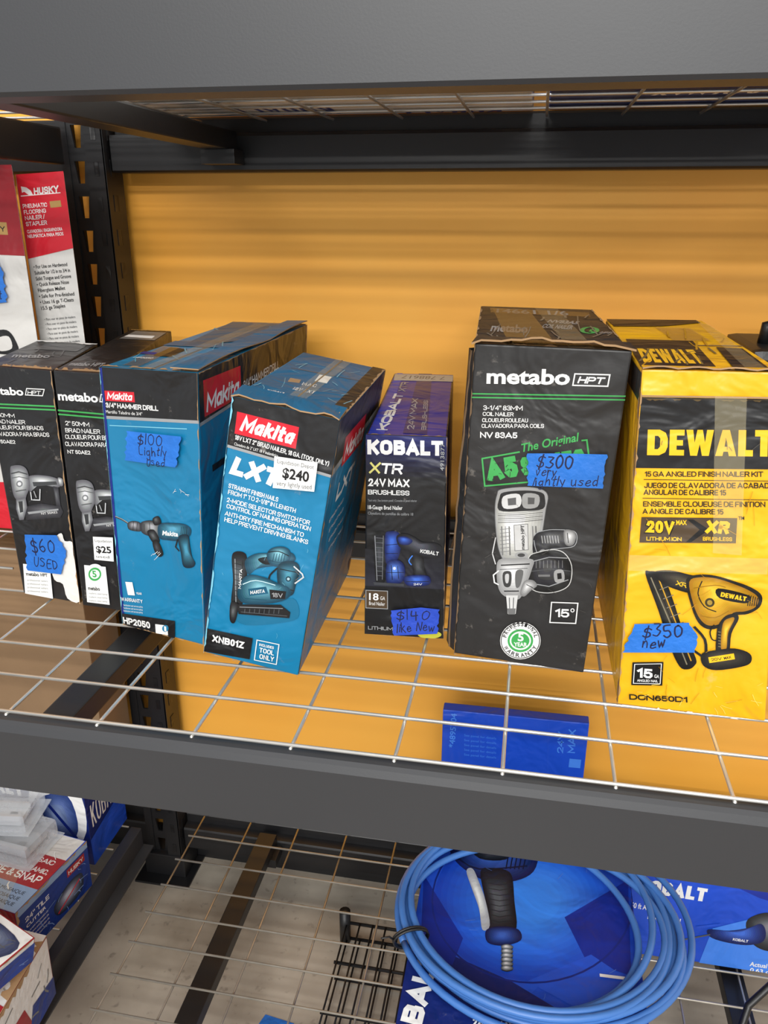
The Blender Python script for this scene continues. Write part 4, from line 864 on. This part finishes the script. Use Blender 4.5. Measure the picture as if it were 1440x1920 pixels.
# ---- cartons on the upper shelf, undersides showing
def upcarton(x0,x1,y0,y1,h,cols,lab,text,tcol):
    F=q((x0,y0,.6125),(x1,y0,.6125),(x1,y0,.6125+h),(x0,y0,.6125+h)); d=(0,y1-y0,0)
    s=Sheet(quadface(F,d,'bottom'),[(0,100),(100,100),(100,0),(0,0)])
    for t in text: s.block(t[0],t[1],t[2],t[3],tcol,.25)
    s.poly([(2,4),(98,4),(98,8),(2,8)],tcol)
    return carton('tool_box_carton',F,d,cols,[s],lab,group='cartons on the upper shelf')
upcarton(-.56,-.02,1.02,1.245,.25,{'front':'white_card'},'white carton resting on the upper wire deck',[('KOBALT',(50,60),(24,60),34),('KOBALT',(92,84),(66,84),20)],'ink_dblue')
upcarton(.0,.30,1.0,1.24,.22,{'front':'royal_card','bottom':'navy_card'},'blue carton resting on the upper wire deck',[('24V MAX',(80,30),(40,30),16)],'ink_white')
upcarton(.31,.75,1.01,1.24,.28,{'front':'royal_card','bottom':'royal_card'},'large blue carton resting on the upper wire deck',[('BRUSHLESS',(80,34),(30,34),16)],'ink_white')

# ---- black tool case behind the yellow box
root=MB(); root.box((.264,1.04,.0),(.50,1.20,.325),'black_plastic',.012)
root.box((.260,1.036,.30),(.504,1.204,.312),'black_plastic',.003)
oc=root.obj('tool_case',label='black moulded plastic tool case behind the yellow box',cat='tool case')
mb=MB(); mb.tube([(.29,1.10,.325),(.29,1.10,.345),(.32,1.10,.354),(.40,1.10,.354),(.43,1.10,.345),(.43,1.10,.325)],.008,'black_plastic',10); mb.obj('handle',parent=oc)
mb=MB(); mb.box((.29,1.034,.20),(.33,1.040,.245),'black_plastic',.002); mb.obj('latch',parent=oc)

# ---- lowest shelf: blue cartons
F8=q((-.109,1.15,-.70),(.133,1.15,-.70),(.133,1.15,-.307),(-.109,1.15,-.310)); d8=(0,.022,0); A8=[(821,1662),(1069,1697),(1105,1357),(830,1330)]
s=Sheet(F8,A8); s.text('*4895704',(852,1402),(856,1338),10,'ink_lblue',.02)
s.poly([(945,1340),(950,1346),(948,1440),(944,1440)],'ink_blue'); s.block('24V',(1056,1412),(1058,1372),12,'ink_lblue',.2) ; s.block('MAX',(1078,1412),(1080,1368),14,'ink_lblue',.2)
s.poly([(1068,1422),(1090,1424),(1088,1440),(1066,1438)],'ink_lblue'); s.stroke([(1028,1352),(1026,1600)],1.5,'ink_blue')
for i in range(5): s.text('See panel for details',(870,1380+i*9),(930,1386+i*9),4,'ink_lblue')
carton('tool_box_carton',F8,d8,{'front':'royal_card','top':'royal_card'},[s],'upright blue cordless tool carton against the orange wall on lowest shelf')
F9=q((-.11,.66,-.70),(.195,.66,-.70),(.195,.66,-.45),(-.11,.66,-.45)); d9=(0,.34,0)
s=Sheet(quadface(F9,d9,'top'),[(738,1957),(1236,2047),(1179,1622),(806,1572)])
s.poly([(806,1572),(1179,1622),(1185,1680),(960,1900),(800,1800),(790,1700)],'ink_blue')
for i in range(12):
    k=1-i*.065; cx_,cy_=1000,1690
    s.ell((cx_,cy_),(185)*k,(150)*k,C(int(20+i*3),int(64+i*6),int(180+i*5)),40)
s.poly([(1060,1720),(1179,1650),(1185,1830),(1100,1800)],C(14,40,140)); s.poly([(740,1940),(760,1800),(800,1770),(960,1840),(1060,1900),(1000,2000)],'navy_card')
s.poly([(990,1840),(1110,1790),(1200,1850),(1100,1900)],'ink_blue'); s.poly([(796,1640),(870,1760),(850,1810),(790,1790)],C(14,40,140))
s.ring((1000,1690),188,153,3,C(14,36,120),48)
s.grad([(846,1580),(900,1568),(970,1580),(1008,1598),(1002,1634),(968,1652),(920,1654),(880,1636),(852,1610)],(10,22,70),(60,104,196),(920,1600),13)
s.grad([(880,1580),(930,1578),(960,1590),(950,1612),(900,1610)],(20,22,26),g1,n=4); s.stroke(smo([(860,1610),(900,1630),(990,1624)]),3,C(10,16,50))
for i in range(5): s.stroke([(956+i*8,1596+i*2),(950+i*8,1630)],2,C(8,14,44))
s.grad([(902,1636),(922,1628),(950,1632),(962,1646),(966,1690),(970,1740),(950,1752),(920,1750),(914,1700)],(14,15,18),(92,96,104),(934,1690),13)
for i in range(9): s.stroke([(916+i*1.2,1656+i*10),(938,1660+i*10),(963,1656+i*10)],1.4,C(34,36,40))
s.grad([(876,1634),(888,1630),(900,1656),(912,1690),(920,1736),(906,1744),(900,1706),(886,1666)],(160,166,174),(244,244,244),(898,1680),6)
s.grad([(914,1744),(944,1738),(974,1744),(978,1764),(946,1774),(916,1768)],(10,22,70),(60,104,196),n=6)
for i in range(6):
    y=1774+i*8; s.grad([(942,y),(952,y-3),(963,y+1),(962,y+6),(950,y+8),(942,y+5)],(70,74,80),(220,222,226),(950,y+1),6); s.stroke(smo([(942,y+6),(952,y+9),(963,y+6)]),1.6,C(30,32,36))
s.block('KOBALT',(772,2010),(826,1792),44,'ink_white',.27); s.block('24V MAX',(888,1925),(960,1936),16,'ink_white',.2); s.block('BRUSHLESS',(880,1945),(960,1957),10,'ink_white',.2); s.block('DRAIN AUGER',(1040,1935),(1180,1960),12,'ink_white',.2)
s.stroke([(1126,1830),(1174,1836)],6,'ink_white'); s.crease(10,820,1170,1620,1880,C(90,130,210),.8,20)
o9=carton('tool_box_carton',F9,d9,{'front':'royal_card'},[s],'blue printed tool carton lying under the coiled hose')
F10=q((.215,1.070,-.70),(.58,1.070,-.70),(.58,1.070,-.50),(.215,1.070,-.50)); d10=(0,.15,0); A10=[(1158,1805),(1580,1870),(1639,1685),(1187,1624)]
s=Sheet(F10,A10)
s.poly([(1187,1660),(1300,1680),(1250,1840),(1158,1828)],'ink_blue'); s.poly([(1300,1640),(1639,1690),(1620,1760),(1420,1700)],C(16,44,150)); s.poly([(1330,1760),(1440,1730),(1500,1800),(1460,1862),(1300,1840)],'ink_lblue')
s.block('KOBALT',(1194,1688),(1318,1708),26,'ink_white',.25); s.text('50 ft Air Hose',(1180,1720),(1240,1730),10,'ink_white',.02); s.text('Non-Folded',(1210,1742),(1270,1752),10,'ink_white',.02)
s.text('Actual Size:',(1425,1672),(1470,1678),8,'ink_white'); s.text('0.63 cm',(1425,1684),(1460,1688),7,'ink_white')
s.grad([(1392,1748),(1408,1734),(1436,1728),(1470,1736),(1474,1790),(1440,1804),(1410,1796),(1396,1776)],(30,32,36),(120,124,130),(1436,1756)); s.grad([(1322,1762),(1360,1764),(1396,1758),(1420,1750),(1428,1768),(1420,1786),(1390,1792),(1350,1786),(1324,1776)],kb0,kb1,(1380,1768)); s.block('KOBALT',(1366,1783),(1394,1787),5,'ink_white',.25)
s.stroke([(1268,1784),(1325,1772)],3,'ink_dgrey'); s.stroke([(1300,1758),(1345,1752)],5,'ink_blue')
s.text('Actual 1/4"',(1395,1832),(1450,1840),8,'ink_white',.02); s.text('0.63 cm',(1395,1843),(1440,1849),7,'ink_white',.02)
carton('tool_box_carton',F10,d10,{'front':'royal_card'},[s],'bright blue printed carton standing beside the coiled hose')

# ---- coiled blue hose
def hose():
    pts=[]; N=64
    cx,cy=.064,.868
    rs=[.202,.188,.174,.196,.162,.183,.150,.169]; turns=len(rs)
    ph=[.3,1.7,4.1,2.2,5.2,.9,3.3,2.8]
    lo=[0,.014,.002,.018,.004,.020,.006,.012]
    ox=[(R-.200)*.8+l*.7 for R,l in zip(rs,lo)]; oy=[(.2-R)*-.35+l*.5 for R,l in zip(rs,lo)]
    for i in range(turns*N+1):
        t=i/N; k=int(t)%turns; k2=(k+1)%turns; fr=t-int(t); sm_=fr*fr*(3-2*fr)
        L=lambda a:a[k]*(1-sm_)+a[k2]*sm_
        a=2*math.pi*fr+math.radians(205)
        R=L(rs)+.008*math.sin(2*a+ph[k])*math.sin(math.pi*fr)**2
        lay=(.0052+.0096*(k%3))*(1-sm_)+(.0052+.0096*(k2%3))*sm_
        zz=-.4455+lay+.003*math.sin(math.pi*fr)*abs(math.sin(a+ph[k]))
        x=cx+L(ox)+math.cos(a)*R; y=cy+L(oy)+math.sin(a)*R*.88
        pts.append((x,y,zz))
    root=bpy.data.objects.new('coiled_hose',None); root.location=(cx,cy,-.45); COL.objects.link(root)
    root['label']='loose coil of blue rubber hose, black tie, on blue carton'; root['category']='hose'
    mb=MB(); mb.tube([(a-cx,b-cy,c+.45) for a,b,c in pts],.0048,'hose',10); mb.obj('hose_loops',root)
    a=math.radians(205); c=Vector((math.cos(a)*.190,math.sin(a)*.190*.88-.004,.0210)); rd=Vector((math.cos(a),math.sin(a),0))
    mb=MB(); ring=[]
    for i in range(20):
        b=2*math.pi*i/20; ring.append(c+rd*math.cos(b)*.024+Vector((0,0,1))*math.sin(b)*.0155)
    for w in (-.002,.002):
        tg=Vector((-rd.y,rd.x,0))*w; mb.tube([p_+tg for p_ in ring],.0018,'black_plastic',6,closed=True)
    mb.tube([c+rd*.021,c+rd*.03+Vector((0,0,.01)),c+rd*.045+Vector((.004,0,.012))],.0013,'black_plastic',6)
    mb.obj('cable_tie',root)
hose()
mb=MB(); mb.tube([(.47,.90,-.455),(.40,.88,-.47),(.345,.85,-.52),(.315,.80,-.60),(.30,.75,-.66),(.30,.70,-.693),(.34,.66,-.694)],.005,'black_plastic',10)
mb.obj('power_cable',label='black rubber cable trailing down over the lowest deck',cat='cable')

# ---- neighbouring bay, low shelf clutter
B=[(0,100),(100,100),(100,0),(0,0)]
F11=q((-1.05,1.09,-.70),(-.765,1.08,-.70),(-.765,1.08,-.50),(-1.05,1.09,-.50)); 
s=Sheet(quadface(F11,(0,.13,0),'right'),B); s.block('KOBALT',(10,60),(90,60),25,'ink_white',.25); s.poly([(0,70),(100,60),(100,100),(0,100)],'ink_blue')
s2=Sheet(F11,B); s2.poly(sm([(60,20),(95,10),(98,60),(80,90),(66,70)]),'ink_white'); s2.grad([(66,30),(88,20),(92,60),(78,84),(70,60)],(40,60,120),(160,180,220)); s2.stroke([(70,30),(90,70)],3,'ink_dblue'); s2.block('KOBALT',(10,30),(55,30),16,'ink_white',.25)
carton('tool_box_carton',F11,(0,.13,0),{'front':'navy_card'},[s,s2],'dark blue carton with white tool picture in the neighbouring bay')
F12=q((-1.25,1.12,-.4985),(-.735,1.12,-.4985),(-.735,1.12,-.06),(-1.25,1.12,-.06))
s=Sheet(F12,B); s.text('PO',(80,14),(90,14),7,'ink_brown',.02)
carton('cardboard_carton',F12,(0,.10,0),{'front':'carton_brown'},[s],'plain brown cardboard carton stacked under the wire deck')
F13=q((-1.02,.905,-.70),(-.775,.865,-.70),(-.772,.865,-.595),(-1.02,.905,-.600)); d13=(.03,.17,0)
s=Sheet(quadface(F13,d13,'top'),B); s.poly([(0,100),(100,100),(100,70),(0,70)],C(140,166,200)); s.poly([(30,70),(100,70),(100,30),(30,30)],C(160,36,44))
s.block('SCORE & SNAP',(40,64),(96,64),9,'ink_white',.24); s.block('PORCELAIN, CERAMIC,',(42,52),(96,52),6,'ink_white',.2); s.block('GLASS & MOSAIC',(42,40),(94,40),6,'ink_white',.2); s.grad([(4,20),(60,24),(80,6),(20,4)],(90,96,110),(220,222,226),smooth=False)
for i in range(3): s.text('PORCELAIN, CERAMIQUE, VERRE ET MOSAIQUE',(8,80+i*7),(94,80+i*7),4,'ink_black')
s.crease(18,5,95,5,95,'paper',1.2,14); s.wear((0,100),(100,100),-2,-6,'kraft',n=30,prob=.5); s.poly([(20,0),(60,0),(90,100),(40,100)],'gloss_tape')
sr=Sheet(quadface(F13,d13,'right'),B); sr.poly([(0,100),(100,100),(100,0),(0,0)],C(22,52,130)); sr.poly([(0,14),(100,14),(100,0),(0,0)],C(140,166,200)); sr.block('24" TILE',(10,36),(42,36),9,'ink_white',.2); sr.text('CUTTER',(10,48),(36,48),6,'ink_white',.02)
sr.grad([(46,62),(70,46),(88,54),(84,88),(52,90)],(30,40,60),(190,196,210)); sr.stroke([(50,84),(84,60)],2,'ink_red'); sr.poly([(68,18),(94,18),(94,34),(68,34)],C(160,36,44)); sr.block('HUSKY',(70,31),(92,31),8,'ink_white',.2)
for i in range(4): sr.text('Cuts ceramic and porcelain tile',(8,58+i*8),(38,58+i*8),4,'ink_white')
sr.wear((0,0),(100,0),2,7,'kraft',n=20,prob=.6); sr.wear((0,0),(0,100),-2,-5,'kraft',n=20,prob=.6); sr.crease(16,5,95,20,95,C(120,150,200),1.2,18)
sf=Sheet(F13,B); sf.poly([(0,30),(100,30),(100,0),(0,0)],C(160,36,44)); sf.block('TILE CUTTER',(60,70),(96,70),14,'ink_white',.22); sf.crease(12,40,98,10,95,C(120,150,200),1.2,18)
carton('tile_cutter_box',F13,d13,{'front':'royal_card','top':'white_card'},[s,sr,sf],'white, red and blue tile cutter box in the neighbouring bay',group='tile cutter boxes')
F14=q((-1.00,.64,-.699),(-.672,.62,-.699),(-.668,.62,-.575),(-1.00,.64,-.570)); d14=(-.015,.20,0)
s=Sheet(quadface(F14,d14,'top'),B); s.poly([(60,100),(100,100),(100,60),(72,50)],C(160,36,44)); s.poly([(0,30),(100,30),(100,0),(0,0)],'ink_white'); s.poly([(70,46),(96,40),(98,20),(74,22)],C(60,60,64)); s.block('TILE',(74,90),(96,88),10,'ink_white',.2); s.crease(20,40,98,5,95,C(150,148,144),1.4,16); s.wear((100,0),(100,100),2,7,'kraft',n=24,prob=.7)
sr=Sheet(quadface(F14,d14,'right'),B); sr.poly([(0,100),(70,100),(60,46),(0,40)],C(160,36,44)); sr.wear((0,0),(100,0),3,14,'kraft',n=20); sr.poly([(60,100),(100,100),(100,70),(70,60)],C(22,52,130)); sr.crease(16,5,95,10,95,C(120,118,114),2,20)
carton('tile_cutter_box',F14,d14,{'front':'red_card','top':'white_card','right':'torn_paper'},[s,sr],'crumpled red and white tile cutter box with worn corner',group='tile cutter boxes')
ta=math.radians(14); w3=np.array((math.cos(ta),-.25,math.sin(ta)*-1)); w3/=np.linalg.norm(w3); u3=np.array((math.sin(ta),0,math.cos(ta)))
B0=np.array((-.93,.700,-.505)); F17=[B0,B0+w3*.23,B0+w3*.23+u3*.05,B0+u3*.05]; d17=(.045,.12,0)
s=Sheet(quadface(F17,d17,'top'),B); s.poly([(0,100),(100,100),(100,60),(0,60)],C(160,36,44)); s.block('CERAMIC TILE',(50,86),(96,86),9,'ink_white',.22); s.grad([(50,50),(90,44),(96,14),(60,10),(44,30)],(40,50,80),(180,184,196)); s.crease(16,5,95,5,95,'ink_dgrey',1,14)
for i in range(3): s.text('For cutting floor and wall tile',(50,66+i*5),(90,66+i*5),3,'ink_white')
s.poly([(40,0),(70,0),(96,100),(60,100)],'gloss_tape')
sr=Sheet(quadface(F17,d17,'right'),B); sr.poly([(0,100),(100,100),(100,20),(0,20)],C(22,52,130)); sr.block('TILE',(16,66),(50,66),22,'ink_white',.2); sr.wear((0,0),(100,0),2,10,'kraft',n=16); sr.crease(8,5,95,20,95,C(120,150,200),1.6,18)
carton('tile_cutter_box',F17,d17,{'front':'red_card','top':'white_card','right':'white_card'},[s,sr],'small tilted tile tool box slumped on the crumpled box',group='tile cutter boxes')
def clam(x0,x1,y0,y1,z0,z1,ang,lab):
    rot=Matrix.Rotation(math.radians(ang),3,'Z'); pv=((x0+x1)/2,(y0+y1)/2,z0)
    mb=MB(); mb.box((x0,y0,z0),(x1,y1,z1),'clear',.010,rot,pv)
    mb.box((x0-.006,y0-.006,z0),(x1+.006,y1+.006,z0+.002),'clear',.0005,rot,pv)
    oc=mb.obj('clamshell_package',label=lab,cat='plastic package',group='clear plastic packages')
    mb=MB(); a,b=x0+.015,x1-.015; m=(y0+y1)/2
    mb.box((a,m-.028,z0+.006),(b,m+.028,z0+.012),'alu',.001,rot,pv); mb.box((a,m-.028,z0+.012),(b,m-.022,z1-.012),'alu',.001,rot,pv); mb.box((a,m+.010,z0+.012),(b,m+.014,z1-.014),'alu',.001,rot,pv)
    for k in range(4):
        xx=a+(b-a)*(k+.5)/4; mb.box((xx-.006,m-.016,z0+.012),(xx+.006,m-.004,z0+.016),'ink_dgrey',.001,rot,pv)
    mb.obj('aluminium_guide',parent=oc)
clam(-1.02,-.80,.965,1.050,-.594,-.555,-6,'clear plastic package holding aluminium parts on tile cutter box')
clam(-1.04,-.83,.975,1.058,-.5535,-.515,8,'upper clear plastic package with aluminium guide rails')

# ---- black wire rack on the floor
mb=MB()
for x,y in ((-.285,1.14),(.25,1.14),(-.285,.86),(.25,.86)): mb.tube([(x,y,-.859),(x,y,-.785)],.011,'rack_dark',12)
for zz in (-.85,-.81):
    for i in range(22):
        x=-.28+.53*i/21; mb.tube([(x,.86,zz),(x,1.14,zz)],.0018,'rack_dark',6)
    for y in (.86,.95,1.05,1.14): mb.tube([(-.285,y,zz-.003),(.25,y,zz-.003)],.0032,'rack_dark',6)
mb.obj('wire_rack',label='low black wire rack lying on the concrete floor',cat='wire rack')
mb=MB(); mb.add([(-.40,.93,-.8592),(-.34,.92,-.8592),(-.335,.955,-.8592),(-.39,.962,-.8592)],[[0,1,2,3]],'tape_blue'); mb.obj('tape_scrap',label='scrap of blue tape stuck on the concrete floor',cat='tape')

# ------------------------------------------------------------------ light
w=bpy.data.worlds.new('world'); SC.world=w; w.use_nodes=True
w.node_tree.nodes['Background'].inputs[0].default_value=(.97,.98,1,1); w.node_tree.nodes['Background'].inputs[1].default_value=.74
def tube_light(x,y,z,E,L=4,W=.09):
    l=bpy.data.lights.new('ceiling_and_fill_tube','AREA'); l.shape='RECTANGLE'; l.size=L; l.size_y=W; l.energy=E; l.color=(1,.985,.95)
    o=bpy.data.objects.new('ceiling_and_fill_tube',l); o.location=(x,y,z); COL.objects.link(o)
    d=Vector((0,.9,0))-Vector((0,y,z)); o.rotation_euler=d.to_track_quat('-Z','Y').to_euler()
    return o
for y,E in ((-.35,17),(-1.2,20),(-2.2,32),(-3.4,48),(-4.8,70),(-6.4,105),(-8.4,150)): tube_light(.2,y,2.5,E)  # the far rows are unseen fill, added to brighten the orange wall
